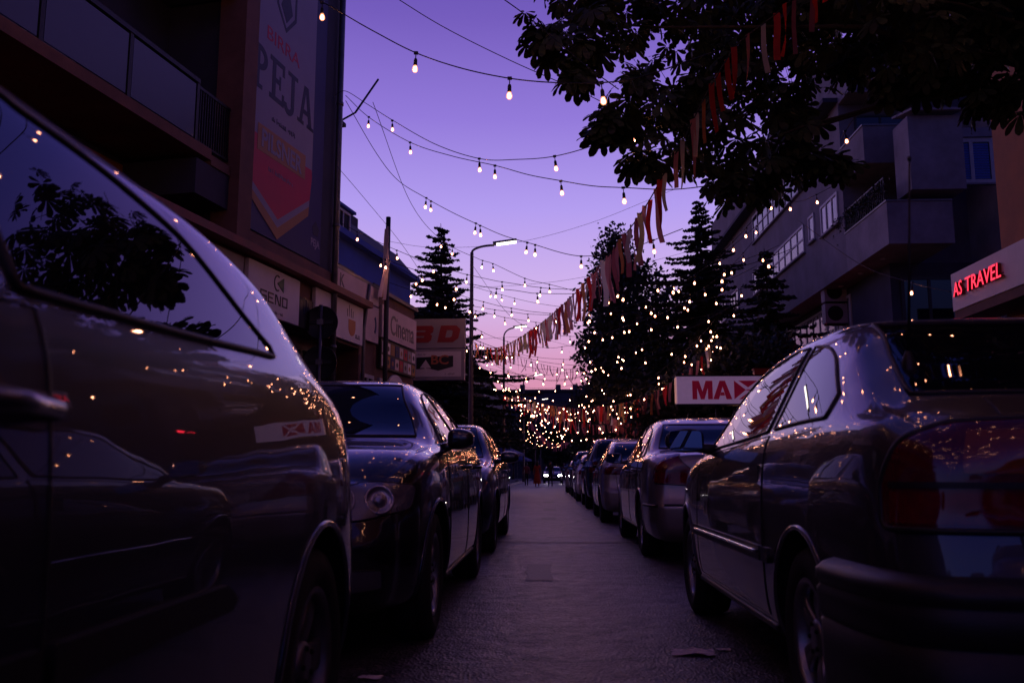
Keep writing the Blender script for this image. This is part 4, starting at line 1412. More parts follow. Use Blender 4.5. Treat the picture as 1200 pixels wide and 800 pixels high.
# window bands on the street side
for (p0, p1, n, c0, c1) in (((882, 300), (944, 300), 9, 9.15, 10.25), ((950, 300), (957, 300), 1, 9.3, 10.3), ((965, 300), (986, 300), 3, 9.15, 10.25)):
    a0 = zx(*p0)[0]; a1 = zx(*p1)[0]
    window(rb_, FRW, a0, a1, c0, c1, 0, n, 2 if n > 5 else 1, 'frame', .09, glass='win_curtain')
a0, a1 = zx(884, 300)[0], zx(948, 300)[0]
window(rb_, FRW, a0, a1, 11.6, 12.9, 0, 9, 2, 'frame', .09)
for k in range(2):
    aa = -50.5 + k * 3.2
    window(rb_, FRW, aa, aa + 2.2, 9.15, 10.25, 0, 3, 1, 'frame', .09)
FR9 = Fr((XB + .9, 0, 0), (0, -1, 0), (-1, 0, 0), (0, 0, 1))
window(rb_, FR9, -43, -31.2, 4.3, 7.1, 0, 13, 2, 'frame', .1, False, glass='win_curtain')
window(rb_, FR9, -43, -28.2, .5, 3.6, 0, 9, 1, 'frame_dark', .12, False)
FRN9 = Fr((0, 27.6, 0), (1, 0, 0), (0, -1, 0), (0, 0, 1))
window(rb_, FRN9, XB + 1.2, XB + 3.8, 4.2, 6.9, 0, 3, 1, 'frame_dark', .1, False)
b = MB(); b.box(XB + .85, 14.2, 27.3, 27.6, 3.7, 4.1); b.build('shop_fascia', [M['stucco_dark']], rb_)
# red lit strips over the shop windows (hidden behind the near hatchback, mirrored in the car opposite)
for k, (y0, y1, z0, z1, lb) in enumerate(((28.2, 30.4, 3.95, 4.13, 'red lit strip over the first shop window under the overhang'), (32.4, 35.0, 3.9, 4.12, 'longer red lit strip over the second shop window under the overhang'),
                                          (38.6, 38.9, 2.2, 3.4, 'upright red lit strip on the shop wall under the overhang'))):
    r = empty('shop_light', (XB + .85, (y0 + y1) / 2, z0), 0, lb, 'shop light', 'red shop lights under the overhang')
    b = MB(); b.box(XB + .80, XB + .895, y0, y1, z0, z1); b.build('housing', [M['metal_dark']], r)
    b = MB(); b.box(XB + .78, XB + .798, y0 + .03, y1 - .03, z0 + .03, z1 - .03); b.build('lit_face', [M['led_red']], r)
# small downlights in the overhang's soffit are dark discs
b = MB()
for y in (27, 29, 31, 33):
    b.lathe([(.001, 0), (.09, 0), (.09, -.03), (.001, -.03)], Fr((XB + .5, y, zs1 - .002)), 12)
b.build('soffit_lamp', [M['frame']], rb_)

# air conditioner pair hung on the shop wall
p = at(981, 352, X=XB + .6)
for k, dz in enumerate((0.0, .78)):
    ac = empty('air_conditioner', (XB + .55, p.y, p.z - .85 + dz), 0,
               ['lower of two stacked air conditioner boxes under the balcony overhang', 'upper of two stacked air conditioner boxes under the balcony overhang'][k], 'air conditioner', 'air conditioners under the overhang')
    L = ac.location
    b = MB(); b.box(L.x - .45, L.x + .34, L.y - .2, L.y + .2, L.z, L.z + .7); b.build('casing', [M['grey_board']], ac)
    fr = Fr((L.x - .1, L.y - .2, L.z + .35), (1, 0, 0), (0, 0, 1), (0, -1, 0))
    b = MB(); b.lathe([(.27, .004), (.27, .02), (.25, .02)], fr, 24)
    for q in range(5): b.lathe([(.05 + q * .045, .006), (.05 + q * .045, .014), (.058 + q * .045, .014), (.058 + q * .045, .006)], fr, 24)
    b.lathe([(.001, .002), (.26, .002)], fr, 24, 1)
    b.build('fan_grille', [M['metal_dark'], M['ink']], ac)
    b = MB(); b.box(L.x - .4, L.x + .35, L.y - .18, L.y - .14, L.z - .05, L.z - .003); b.box(L.x - .4, L.x + .35, L.y + .14, L.y + .18, L.z - .05, L.z - .003)
    b.build('wall_bracket', [M['metal_dark']], ac)

# hanging plants on the railing
for k, y in enumerate((26.0, 27.0, 28.1, 29.3)):
    b = MB()
    for i in range(260):
        c = Vector((XB + .04 + rng.normal(0, .1), y + rng.normal(0, .3), 8.95 - abs(rng.normal(0, .25)) + .35))
        d = Vector(rng.normal(0, 1, 3)).normalized() * .05; e = d.cross(Vector(rng.normal(0, 1, 3))).normalized() * .03
        b.add([c - d, c + e, c + d, c - e], [(0, 1, 2, 3)])
    bp_ = empty('balcony_plant', (XB + .04, y, 8.7), 0)
    b.build('foliage', [M['leaf_far']], bp_)
    tag(bp_, ['trailing balcony plant nearest the corner of the stepped block', 'trailing balcony plant second from the corner of the stepped block',
        'trailing balcony plant third from the corner of the stepped block', 'trailing balcony plant farthest from the corner of the stepped block'][k], 'plant', 'plants along the balcony railing')

# ---- near right: ochre building with the red lit sign
XN = 7.0
FN = Fr((XN, 0, 0), (0, -1, 0), (-1, 0, 0), (0, 0, 1))
yo = at(1166, 200, X=XN + .6).y
ob = empty('ochre_building', (XN + 4, yo - 5, 0), 0, 'ochre rendered building at the right with a lit red sign on its fascia', 'building')
b = MB(); b.box(XN + .6, XN + 9, -14, yo, 0, 12, W0); b.build('wall', [M['stucco_ochre']], ob)
pf = at(1114, 322, X=XN); pg = at(1115, 366, X=XN)
zf0, zf1 = pg.z, pf.z
b = MB(); b.box(XN, XN + .55, -14, pf.y, zf0, zf1, W0); b.build('fascia', [M['white_board']], ob)
b = MB(); b.box(XN + .02, XN + .595, -14, pf.y - .02, zf0 - .16, zf0 - .002, W0); b.build('fascia_soffit', [M['stucco_brown']], ob)
for k in range(5):
    window(ob, Fr((XN + .6, 0, 0), (0, -1, 0), (-1, 0, 0), (0, 0, 1)), -yo + .5 + k * 3.0, -yo + 3.2 + k * 3.0, .3, zf0 - .3, 0, 2, 1, 'frame_dark', .08, False)
for k in range(4):
    window(ob, Fr((XN + .6, 0, 0), (0, -1, 0), (-1, 0, 0), (0, 0, 1)), -yo + 1.6 + k * 3.6, -yo + 3.0 + k * 3.6, 6.0, 7.6, 0, 2, 1, 'frame', .08)
la = at(1122, 350, X=XN); lb = at(1177, 312, X=XN)
ns = empty('neon_sign', (XN - .05, (la.y + lb.y) / 2, la.z), 0, 'glowing red letters mounted on the pale fascia at the right', 'sign')
hz = (zf1 - zf0)
b = MB(); wl_ = la.y - lb.y
nb_ = MB()
for word, u0, u1 in (('AS', 0, .20), ('TRAVEL', .28, 1.0)):
    put_text(nb_, word, FN, -la.y + wl_ * u0, -la.y + wl_ * u1, zf0 + hz * .33, zf0 + hz * .70, .01, .05, 0, .0, .12)
    put_text(b, word, FN, -la.y + wl_ * u0, -la.y + wl_ * u1, zf0 + hz * .33, zf0 + hz * .70, .0605, .006, 0, .0, .12)
nb_.build('letter_body', [M['ink_red']], ns); b.build('lettering', [M['neon']], ns)
b = MB(); b.box(-la.y + .03, -lb.y - .03, .002, .009, zf0 + hz * .42, zf0 + hz * .46, FN); b.build('mounting_rail', [M['metal_grey']], ns)

# ---- MAX sign on its post, red box on top
FM = Fr((2.89, 20.0, 0), (1, 0, 0), (0, -1, 0), (0, 0, 1))
mxs = empty('box_sign', (3.9, 20.1, 0.13), 0, 'long white box sign with crimson lettering on posts beside the parked cars', 'sign')
zm0, zm1 = at(793, 473, Y=20).z, at(793, 441, Y=20).z
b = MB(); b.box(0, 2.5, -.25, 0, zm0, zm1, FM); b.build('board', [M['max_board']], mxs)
b = MB(); b.box(-.015, 2.52, -.26, .012, zm1 + .001, zm1 + .03, FM); b.box(-.015, 2.52, -.26, .012, zm0 - .03, zm0 - .001, FM); b.build('frame', [M['metal_dark']], mxs)
za, zc_ = zm0 + .1, zm1 - .1
hh = zc_ - za
mpoly = [(0, 0), (.105, 0), (.105, .62), (.185, 0), (.265, 0), (.345, .62), (.345, 0), (.45, 0), (.45, 1), (.30, 1), (.225, .42), (.15, 1), (0, 1)]
b = MB(); sm_ = slab(FM)
b.prism([(.34 + x, za + hh * z) for x, z in mpoly], .0015, .013, sm_)
for q in ([(0, 0), (.125, 0), (.255, 1), (.15, 1)], [(.295, 0), (.42, 0), (.27, 1), (.2555, 1), (.21, .72)], ):
    b.prism([(.80 + x, za + hh * z) for x, z in q], .0015, .013, sm_)
b.prism([(.80 + x, za + hh * z) for x, z in [(.155, .2), (.262, .2), (.24, .38), (.18, .38)]], .0015, .0125, sm_)
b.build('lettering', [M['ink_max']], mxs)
hx = 1.27; hh = zc_ - za
xm_ = [[(hx, za), (hx, zc_), (hx + .26, (za + zc_) / 2)], [(hx + .62, za), (hx + .62, zc_), (hx + .36, (za + zc_) / 2)],
       [(hx + .1, zc_), (hx + .52, zc_), (hx + .31, zc_ - hh * .36)], [(hx + .1, za), (hx + .52, za), (hx + .31, za + hh * .36)],
       [(hx + .27, (za + zc_) / 2 - .012), (hx + .35, (za + zc_) / 2 - .012), (hx + .35, (za + zc_) / 2 + .012), (hx + .27, (za + zc_) / 2 + .012)]]
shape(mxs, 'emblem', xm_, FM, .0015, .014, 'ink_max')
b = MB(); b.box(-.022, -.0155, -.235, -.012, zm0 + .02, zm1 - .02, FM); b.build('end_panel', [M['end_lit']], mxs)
b = MB()
for x in (.9, 2.2): b.tube([FM(x, -.12, .13), FM(x, -.12, zm0 - .03)], .04, 8)
b.build('post', [M['metal_dark']], mxs)
rx = empty('red_box', FM(1.95, -.15, zm1 + .03), 0, 'small red box standing on the top edge of the long white sign', 'box')
b = MB(); b.box(1.75, 2.3, -.22, -.04, zm1 + .032, zm1 + .16, FM); b.box(1.73, 2.32, -.23, -.03, zm1 + .16, zm1 + .18, FM); b.build('casing', [M['ink_red']], rx)
# lit lantern under it
lp = at(864, 495, Y=21.2)
ln = empty('lantern', (lp.x, lp.y, .13), 0, 'garden lantern with a glowing cup shade below the long white sign', 'lantern')
b = MB(); b.tube([(lp.x, lp.y, .13), (lp.x, lp.y, lp.z - .12)], .025, 8); b.build('post', [M['metal_dark']], ln)
b = MB(); b.lathe([(.06, -.12), (.14, .1), (.13, .1), (.05, -.11)], Fr(lp), 20); b.lathe([(.001, .07), (.13, .07)], Fr(lp), 20); b.build('lamp_shade', [M['shade_lit']], ln)


# ------------------------------------------------------------------ far buildings and hills
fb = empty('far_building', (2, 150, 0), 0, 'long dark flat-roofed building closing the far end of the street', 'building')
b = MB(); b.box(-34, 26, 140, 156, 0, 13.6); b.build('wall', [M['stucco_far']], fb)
b = MB(); b.box(-34.3, 26.3, 139.7, 156.3, 13.603, 14.0); rr_ = b.build('roof', [M['roof']], fb)
for x in (-4.5, 1.2, 3.9, 6.0):
    b = MB(); b.box(x, x + .8, 141, 142, 14.002, 14.9); q = b.build('chimney', [M['stucco_far']], fb); q.parent = rr_
fr = Fr((0, 140, 0), (1, 0, 0), (0, -1, 0), (0, 0, 1))
for r_ in range(4):
    for c_ in range(9):
        window(fb, fr, -22 + c_ * 4.6, -20.3 + c_ * 4.6, 1.2 + r_ * 3.1, 2.9 + r_ * 3.1, 0, 2, 1, 'frame_dark', .12, False)
la_ = empty('terrace_block', (-10, 55, 0), 0, 'dark apartment house with balconies behind the left street lamps', 'apartment block')
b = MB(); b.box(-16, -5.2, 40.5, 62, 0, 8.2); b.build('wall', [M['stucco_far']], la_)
b = MB(); b.box(-16.2, -4.9, 40.2, 62.3, 8.203, 8.45); b.build('roof', [M['roof']], la_)
fl_ = Fr((-5.2, 0, 0), (0, 1, 0), (1, 0, 0), (0, 0, 1))
fl2 = Fr((0, 40.5, 0), (1, 0, 0), (0, -1, 0), (0, 0, 1))
for zf in (2.9, 5.6):
    for y in (42, 49, 56):
        b = MB(); b.box(y, y + 4, .003, 1.1, zf, zf + .15, fl_); b.box(y, y + 4, 1.04, 1.1, zf + .15, zf + 1.0, fl_)
        b.box(y, y + .05, .003, 1.04, zf + .15, zf + 1.0, fl_); b.box(y + 3.95, y + 4, .003, 1.04, zf + .15, zf + 1.0, fl_)
        b.build('balcony', [M['stucco_grey']], la_)
        window(la_, fl_, y + .8, y + 3, zf + .2, zf + 2.3, 0, 3, 1, 'frame', .1, False)
    for x in (-8.6, -6.9):
        window(la_, fl2, x, x + 1.2, zf + .6, zf + 2.0, 0, 2, 1, 'frame', .1)
lb_ = empty('corner_block', (-10, 80, 0), 0, 'farther dark house with a steep gable end, seen between the left lamp poles', 'house')
b = MB(); b.box(-16, -5.0, 66, 110, 0, 8.5); b.build('wall', [M['stucco_far']], lb_)
b = MB(); b.prism([(-16.3, 8.503), (-4.7, 8.503), (-10.5, 12.2)], 65.7, 110.3, Fr((0, 0, 0), (1, 0, 0), (0, 0, 1), (0, 1, 0))); b.build('roof', [M['roof']], lb_)
for k in range(8):
    window(lb_, Fr((-5.0, 0, 0), (0, 1, 0), (1, 0, 0), (0, 0, 1)), 68 + k * 5, 69.6 + k * 5, 4.6, 6.2, 0, 2, 1, 'frame', .1)

# ------------------------------------------------------------------ street lamps on the left kerb
lamp_px = [(553, 296, 29.5, 591, 287), (590.5, 395, 51, 609, 384), (613.5, 447, 78, 630, 440), (627, 474, 106, 638, 468), (633.5, 490, 128, 642, 485)]
lamp_lbl = ['tall curved street lamp nearest the camera, lit, in front of the left spruce', 'second curved street lamp from the box signs, lit above the ribbon garland',
            'third curved street lamp from the box signs, lit among the bulbs', 'fourth curved street lamp along the left kerb, half lost in the bulbs', 'farthest curved street lamp on the left kerb, thin and dark']
LAMPS = []
for (px, py, Y, hx_, hy_), lb in zip(lamp_px, lamp_lbl):
    p = at(px, py, Y=Y); h = at(hx_, hy_, Y=Y)
    r = empty('street_lamp', (p.x, Y, .13), 0, lb, 'street lamp', 'curved street lamps along the left kerb')
    zt_ = p.z
    b = MB()
    b.lathe([(.14, .13), (.14, .45), (.10, .6), (.085, 1.6), (.07, zt_ * .6), (.058, zt_)], Fr((p.x, Y, 0)), 12)
    b.build('pole', [M['pole']], r)
    d = h.x - .35 - p.x
    pts = []
    for k in range(9):
        a = math.radians(90 * k / 8)
        pts.append((p.x + d * (1 - math.cos(a)), Y, zt_ + (h.z - zt_) * math.sin(a) * .97))
    b = MB(); b.tube(pts, .04, 8); b.build('arm', [M['pole']], r)
    b = MB()
    fr = Fr((h.x - .38, Y, h.z), Vector((1, 0, .13)).normalized(), (0, 1, 0), Vector((-.13, 0, 1)).normalized())
    b.box(0, .82, -.13, .13, .02, .09, fr); b.build('lamp_head', [M['metal_grey']], r)
    b = MB(); b.box(.12, .80, -.10, .10, -.02, .018, fr); b.build('lamp_lens', [M['led']], r)
    LAMPS.append(Vector((p.x, Y, zt_)))


# ------------------------------------------------------------------ conifers and other trees
def conifer(name_label, x, y, h, rad, seed, dens=1.0, group=None, base=0.13, lean=0.0):
    g = np.random.default_rng(seed)
    root = empty('spruce_tree', (x, y, base), 0, name_label, 'tree', group)
    t = MB(); pts = [(x + .03 * math.sin(i), y, base + h * i / 10) for i in range(11)]
    t.tube(pts, [max(.012, .022 * h * (1 - i / 10.2)) for i in range(11)], 8)
    t.build('trunk', [M['bark']], root)
    V, Fc = [], []
    z = h * .2
    whorl = 0
    while z < h * .985:
        f = z / h
        R = rad * (1 - f) ** .95 * (1.0 + .14 * math.sin(whorl * 1.7)) + .06
        nb = int((5 + 4 * (1 - f)) * min(1.0, dens + .2))
        a0 = g.uniform(0, 6.28); zw = z
        for k in range(nb):
            a = a0 + 6.283 * k / nb + g.normal(0, .18)
            L = R * g.uniform(.5, 1.22) * (1 + .24 * math.sin(2 * a + 9 * f + seed) + .12 * math.sin(5 * a + 23 * f))
            z = zw + g.normal(0, .10 * h * .03 + .05)
            if g.random() < .10: continue
            d = np.array([math.cos(a), math.sin(a), 0.0])
            side = np.array([-d[1], d[0], 0.0])
            n = max(6, int(L / .11 * dens))
            rise = .25 * f - .12
            for i in range(n):
                u = (i + g.random()) / n
                c = np.array([x, y, base + z]) + d * L * u + np.array([0, 0, L * (rise * u - .28 * u * u + .22 * u ** 3)])
                wl = (.20 + .55 * (1 - u) * (L / 2.4)) * .72
                for sg in (-1, 1):
                    for q in range(2):
                        tl = wl * g.uniform(.6, 1.2)
                        dir_ = side * sg * g.uniform(.5, 1) + d * g.uniform(.4, .9) + np.array([0, 0, g.uniform(-.5, .12)])
                        dir_ /= np.linalg.norm(dir_)
                        nn = np.cross(dir_, g.normal(0, 1, 3)); nn /= np.linalg.norm(nn) + 1e-6
                        w = .045 + .04 * g.random()
                        k0 = len(V)
                        V.extend([tuple(c - nn * w * .4), tuple(c + dir_ * tl * .45 + nn * w), tuple(c + dir_ * tl), tuple(c + dir_ * tl * .55 - nn * w)])
                        Fc.append((k0, k0 + 1, k0 + 2, k0 + 3))
        z = zw + h * .026 * (1.1 - .45 * f) / max(.7, dens) + .04
        whorl += 1
    V = [(p[0] - x, p[1] - y, p[2] - base) for p in V]
    raw_mesh('crown', V, Fc, M['needle'], parent=root)
    return root


def leafy(label, x, y, blobs, n, size, seed, group=None, trunk_h=3.0, tr=.18, base=.13, m='leaf_far', name='leafy_tree'):
    """blobs: (dx, dy, z, rx, rz) clumps of leaf faces round limbs that grow from the trunk"""
    g = np.random.default_rng(seed)
    root = empty(name, (x, y, base), 0, label, 'tree', group)
    t = MB()
    t.tube([(x, y, base), (x + .05, y, base + trunk_h * .5), (x, y + .05, base + trunk_h)], [tr, tr * .8, tr * .65], 8)
    for dx, dy, z, rx, rz in blobs:
        e = Vector((x + dx, y + dy, z)); s0 = Vector((x, y, base + trunk_h * g.uniform(.7, 1)))
        mid = s0.lerp(e, .5) + Vector((g.normal(0, .15), g.normal(0, .15), .1))
        t.tube([s0, mid, e], [tr * .5, tr * .33, tr * .12], 6)
    t.build('trunk', [M['bark']], root)
    vol = np.array([b[3] ** 2 * b[4] for b in blobs]); pr = vol / vol.sum()
    V = np.zeros((n, 4, 3))
    idx = g.choice(len(blobs), n, p=pr)
    B = np.array(blobs)[idx]
    d = g.normal(0, 1, (n, 3)); d /= np.linalg.norm(d, axis=1)[:, None]
    rad = g.random(n) ** .45 * (1 + g.normal(0, .12, n))
    c = np.stack([B[:, 0] + d[:, 0] * rad * B[:, 3], B[:, 1] + d[:, 1] * rad * B[:, 3], B[:, 2] - base + d[:, 2] * rad * B[:, 4]], 1)
    # clumping: pull points towards random twig centres
    tw = c[g.integers(0, n, max(4, n // 26))]
    near = tw[g.integers(0, len(tw), n)]
    dist = np.linalg.norm(near - c, axis=1)
    k = g.integers(0, len(tw), (n, 10)); dd = np.linalg.norm(tw[k] - c[:, None, :], axis=2); best = tw[k[np.arange(n), dd.argmin(1)]]
    c = c * .45 + best * .55 + g.normal(0, size * .7, (n, 3))
    a = g.normal(0, 1, (n, 3)); a /= np.linalg.norm(a, axis=1)[:, None]
    bb = np.cross(a, g.normal(0, 1, (n, 3))); bb /= np.linalg.norm(bb, axis=1)[:, None]
    s_ = size * g.uniform(.6, 1.3, n)[:, None]
    V[:, 0] = c - a * s_; V[:, 1] = c + bb * s_ * .55; V[:, 2] = c + a * s_; V[:, 3] = c - bb * s_ * .55
    raw_mesh('crown', V.reshape(-1, 3).tolist(), [(4 * i, 4 * i + 1, 4 * i + 2, 4 * i + 3) for i in range(n)], M[m], parent=root)
    return root


p = at(517, 262, Y=40)
conifer('tall spruce behind the box signs on the left, bulbs strung before it', p.x, 40, p.z - .13, 5.4, 11, 1.5)
conifer('big dark spruce at the end of the stepped block, right of the ribbon garland', 6.3, 36, 11.9, 5.2, 13, 1.8)
conifer('shorter dark spruce in front of the window bands of the stepped block', 7.7, 31, 8.6, 3.3, 14, 1.6)
p = at(722, 252, Y=46)
leafy('tall round-topped dark tree rising behind the ribbon garland', p.x + .2, 46,
      [(-.3, 0, 13.4, 1.15, 1.1), (-.5, .3, 12.0, 1.5, 1.3), (.6, 0, 11.0, 1.7, 1.6), (-.9, 0, 9.8, 1.7, 1.4), (.2, 0, 8.6, 2.3, 1.6), (-.9, .4, 7.2, 2.2, 1.5), (1.4, 0, 7.2, 2.2, 1.8), (.2, -.6, 5.6, 2.5, 1.7), (2.6, 0, 9.6, 1.2, 1.4), (2.9, 0, 5.4, 2.0, 1.5)],
      19000, .15, 21, trunk_h=5, tr=.25)
leafy('dark bushy tree behind the parked silver saloon', 5.6, 38, [(0, 0, 5.2, 2.0, 1.6), (-1.0, 0, 4.2, 1.5, 1.2), (1.4, 0, 4.4, 2.0, 1.5), (.2, 0, 3.2, 2.2, 1.2)], 8000, .13, 22, 'dark street trees on the right', 2.2)
leafy('dark low tree behind the long white box sign', 5.2, 28, [(0, 0, 3.9, 1.5, 1.3), (1.6, 0, 4.2, 1.6, 1.4), (-.9, .6, 3.0, 1.3, 1.0), (1.0, 0, 2.5, 1.6, 1.0), (-2.0, 1, 2.6, 1.0, 1.0)], 9500, .11, 23, 'dark street trees on the right', 1.8)
leafy('dark round tree between the white box sign and the stepped block', 8.0, 25.0, [(0, 0, 3.4, 1.2, 1.0), (-.7, 0, 2.5, 1.1, .9), (.6, .3, 2.4, 1.1, .9)], 5000, .10, 27, 'dark street trees on the right', 1.4)
for k, (x, y, h, lb) in enumerate(((4.2, 58, 8.5, 'dark street tree beyond the tall round-topped one'), (3.6, 74, 9.0, 'dark street tree farther along the right row'),
                                   (4.6, 92, 9.5, 'dark distant street tree near the end of the right row'), (4.0, 112, 10, 'last dark tree of the right row by the far building'))):
    leafy(lb, x, y, [(0, 0, h * .8, 2.0, 1.6), (-1.1, 0, h * .62, 2.0, 1.5), (1.2, 0, h * .6, 2.2, 1.6), (0, 0, h * .42, 2.6, 1.6)], 5200, .2, 30 + k, 'dark street trees on the right', 2.6)
for k, (x, y, h, lb) in enumerate(((-4.6, 46, 5.2, 'dark low tree below the left spruce'), (-4.4, 64, 6.0, 'dark tree between the second and third lamp'),
                                   (-4.2, 86, 7.0, 'dark tree behind the third lamp'), (-4.6, 116, 8.0, 'farthest dark tree of the left row'))):
    leafy(lb, x, y, [(0, 0, h * .75, 1.5, 1.3), (-.8, 0, h * .55, 1.6, 1.2), (.9, 0, h * .5, 1.4, 1.1)], 4500, .15, 40 + k, 'dark street trees on the left', 1.9)

for k, (x, y, h, lb) in enumerate(((-3.2, 131, 11, 'far dark tree before the left half of the closing building'), (1.6, 134, 9.5, 'far dark tree right behind the oncoming headlights'), (6.5, 130, 13, 'tallest far dark tree at the right end of the closing building'))):
    leafy(lb, x, y, [(0, 0, h * .82, 2.4, 1.9), (-1.5, 0, h * .6, 2.6, 1.9), (1.6, 0, h * .62, 2.6, 1.9), (0, 0, h * .38, 3.2, 2.0)], 4500, .26, 60 + k, 'dark trees at the end of the street', 3.0)


# ---- the chestnut that overhangs the street from the right
def chestnut():
    g = np.random.default_rng(5)
    tx, ty = 6.2, 9.6
    root = empty('chestnut_tree', (tx, ty, .13), 0, 'big horse chestnut leaning over the street, dark hand-shaped leaves against the sky', 'tree')
    # clumps: photo pixel, distance along the street, radius
    cl = []
    for px, py, Y, r in [(655, 25, 5.4, .30), (690, 10, 5.6, .42), (738, -45, 5.6, .40), (668, 62, 5.3, .20), (700, 45, 5.4, .28), (632, 40, 5.3, .10), (722, 30, 5.6, .22), (760, 5, 5.8, .15), (672, 82, 5.2, .10),
                         (795, -25, 5.8, .36), (745, 125, 5.4, .22), (795, 112, 5.5, .22), (720, 145, 5.3, .13), (765, 155, 5.4, .26), (800, 130, 5.6, .38), (790, 175, 5.5, .22), (757, 190, 5.4, .12), (712, 148, 5.3, .09), (748, 92, 5.5, .10),
                         (840, 50, 5.8, .48), (830, 135, 5.8, .40), (862, 178, 5.8, .30), (890, 105, 6, .5), (850, 212, 5.7, .16), (900, 172, 6, .33), (932, 178, 6, .22), (955, 182, 6, .14), (983, 192, 6, .08), (912, 50, 6.2, .5), (930, 110, 6.2, .26), (878, 205, 5.8, .16), (905, 205, 5.9, .09),
                         (965, 20, 6.2, .40), (870, 0, 6, .5), (930, -20, 6.3, .6), (1010, -30, 6.3, .5), (1010, 50, 6.0, .22), (1000, 78, 6.0, .12), (1060, 15, 6, .34), (1085, 60, 5.8, .26), (1072, 98, 5.7, .13), (1100, 90, 5.7, .12), (1130, 45, 5.6, .36), (1150, 85, 5.5, .26), (1185, 70, 5.4, .34), (1190, 112, 5.2, .17), (1150, 118, 5.3, .09), (1110, -20, 5.8, .5), (1190, -10, 5.5, .5), (1040, 92, 5.6, .09), (1040, -60, 6.2, .6), (1140, -50, 5.8, .6), (960, -60, 6.3, .6), (1190, 45, 5.2, .36), (1170, 20, 6.0, .42), (1100, 30, 6.2, .4), (1030, 0, 6.4, .45), (900, 0, 6.5, .5), (850, 100, 6.2, .36), (915, 140, 6.4, .3), (855, 20, 6.2, .4), (700, -50, 6.0, .4)]:
        K = 1.75; c = at(px, py, Y=Y * K); cl.append((c, r * K))
    seen = len(cl)
    for k in range(110):                                             # the rest of the crown, above and beside the frame
        c = Vector((g.uniform(2.6, 9.6), g.uniform(4.5, 13.5), g.uniform(5.0, 9.6)))
        if (c.x - 6.0) ** 2 / 12 + (c.y - 9) ** 2 / 20 > 1.0: continue
        if c.y > 2 and CAMH + .44 * c.y > c.z - .8: continue
        cl.append((c, g.uniform(.5, .8)))
    for k in range(70):
        c = Vector((g.uniform(3.0, 8), g.uniform(6.0, 12.0), g.uniform(6.6, 11)))
        if CAMH + .50 * c.y > c.z - .9: continue
        cl.append((c, g.uniform(.5, .85)))
    pass
    t = MB()
    t.tube([(tx, ty, .13), (tx - .05, ty, 1.4), (tx - .15, ty + .1, 3.6), (tx - .2, ty + .1, 6.0), (tx - .3, ty, 8.6)], [.3, .26, .22, .15, .06], 12)
    hub = [Vector((tx - .15, ty + .1, 5.2)), Vector((tx - .2, ty + .1, 6.0)), Vector((tx - .2, ty + .1, 6.8))]
    for i, (c, r) in enumerate(cl):
        if (i < seen and (r < .5 or i % 3)) or (i >= seen and i % 3): continue
        s0 = hub[i % 3]
        m1 = s0.lerp(c, .45) + Vector((g.normal(0, .1), g.normal(0, .1), .25)); m2 = s0.lerp(c, .8) + Vector((g.normal(0, .06), g.normal(0, .06), .12))
        t.tube([s0, m1, m2, c], [.045, .03, .014, .006], 6)
    # one palmate leaf: leaflets fanned from the stalk, drooping
    st = [(0.0, .02), (.22, .10), (.5, .17), (.72, .215), (.88, .17), (.97, .07), (1.0, .01)]
    lv, lf = [], []
    for q, (an, ln) in enumerate(((-118, .62), (-72, .85), (-34, 1.0), (0, 1.05), (34, 1.0), (72, .85), (118, .62))):
        a = math.radians(an); k0 = len(lv)
        for u, w in st:
            for sgn in (-1, 1):
                r_ = .10 + u * ln; off = sgn * w * ln * .92
                lv.append((r_ * math.cos(a) - off * math.sin(a), r_ * math.sin(a) + off * math.cos(a), -.30 * u * u * ln - .05 * abs(sgn) * w))
        for i in range(len(st) - 1):
            lf.append((k0 + 2 * i, k0 + 2 * i + 1, k0 + 2 * i + 3, k0 + 2 * i + 2))
    lv = np.array(lv); lf = np.array(lf)
    Vs, Fs, n = [], [], 0
    for i, (c, r) in enumerate(cl):
        q_ = r / 1.75 if i < seen else r / 1.3; cnt = int((64 if i < seen else 40) * max(.07, q_ ** 2.2) / .30) + 2
        for _ in range(cnt):
            d = g.normal(0, 1, 3); d /= np.linalg.norm(d); d = d * r * g.random() ** .45
            pos = np.array(c) + d
            yaw = math.atan2(d[1], d[0]) + g.normal(0, .7)
            tilt = g.uniform(.15, 1.25)
            roll = g.normal(0, .35)
            Rm = np.array((Matrix.Rotation(yaw, 3, 'Z') @ Matrix.Rotation(tilt, 3, 'Y') @ Matrix.Rotation(roll, 3, 'X')))
            s_ = g.uniform(.15, .25)
            v = lv.copy(); v[:, 2] += g.normal(0, .02, len(v)); v = (v * s_) @ Rm.T + pos
            Vs.append(v); Fs.append(lf + n); n += len(v)
            if g.random() < .35 and i < seen:
                t.tube([tuple(pos), tuple(pos + (np.array(c) - pos) * .6 + np.array([0, 0, .03]))], [.003, .004], 4, caps=False)
    t.build('trunk', [M['bark']], root)
    V = np.concatenate(Vs) - np.array([tx, ty, .13]); Fq = np.concatenate(Fs)
    raw_mesh('crown', V.tolist(), Fq.tolist(), M['leaf'], parent=root)


chestnut()

# ------------------------------------------------------------------ strings of bulbs
_bulb_me, _sock_me = None, None


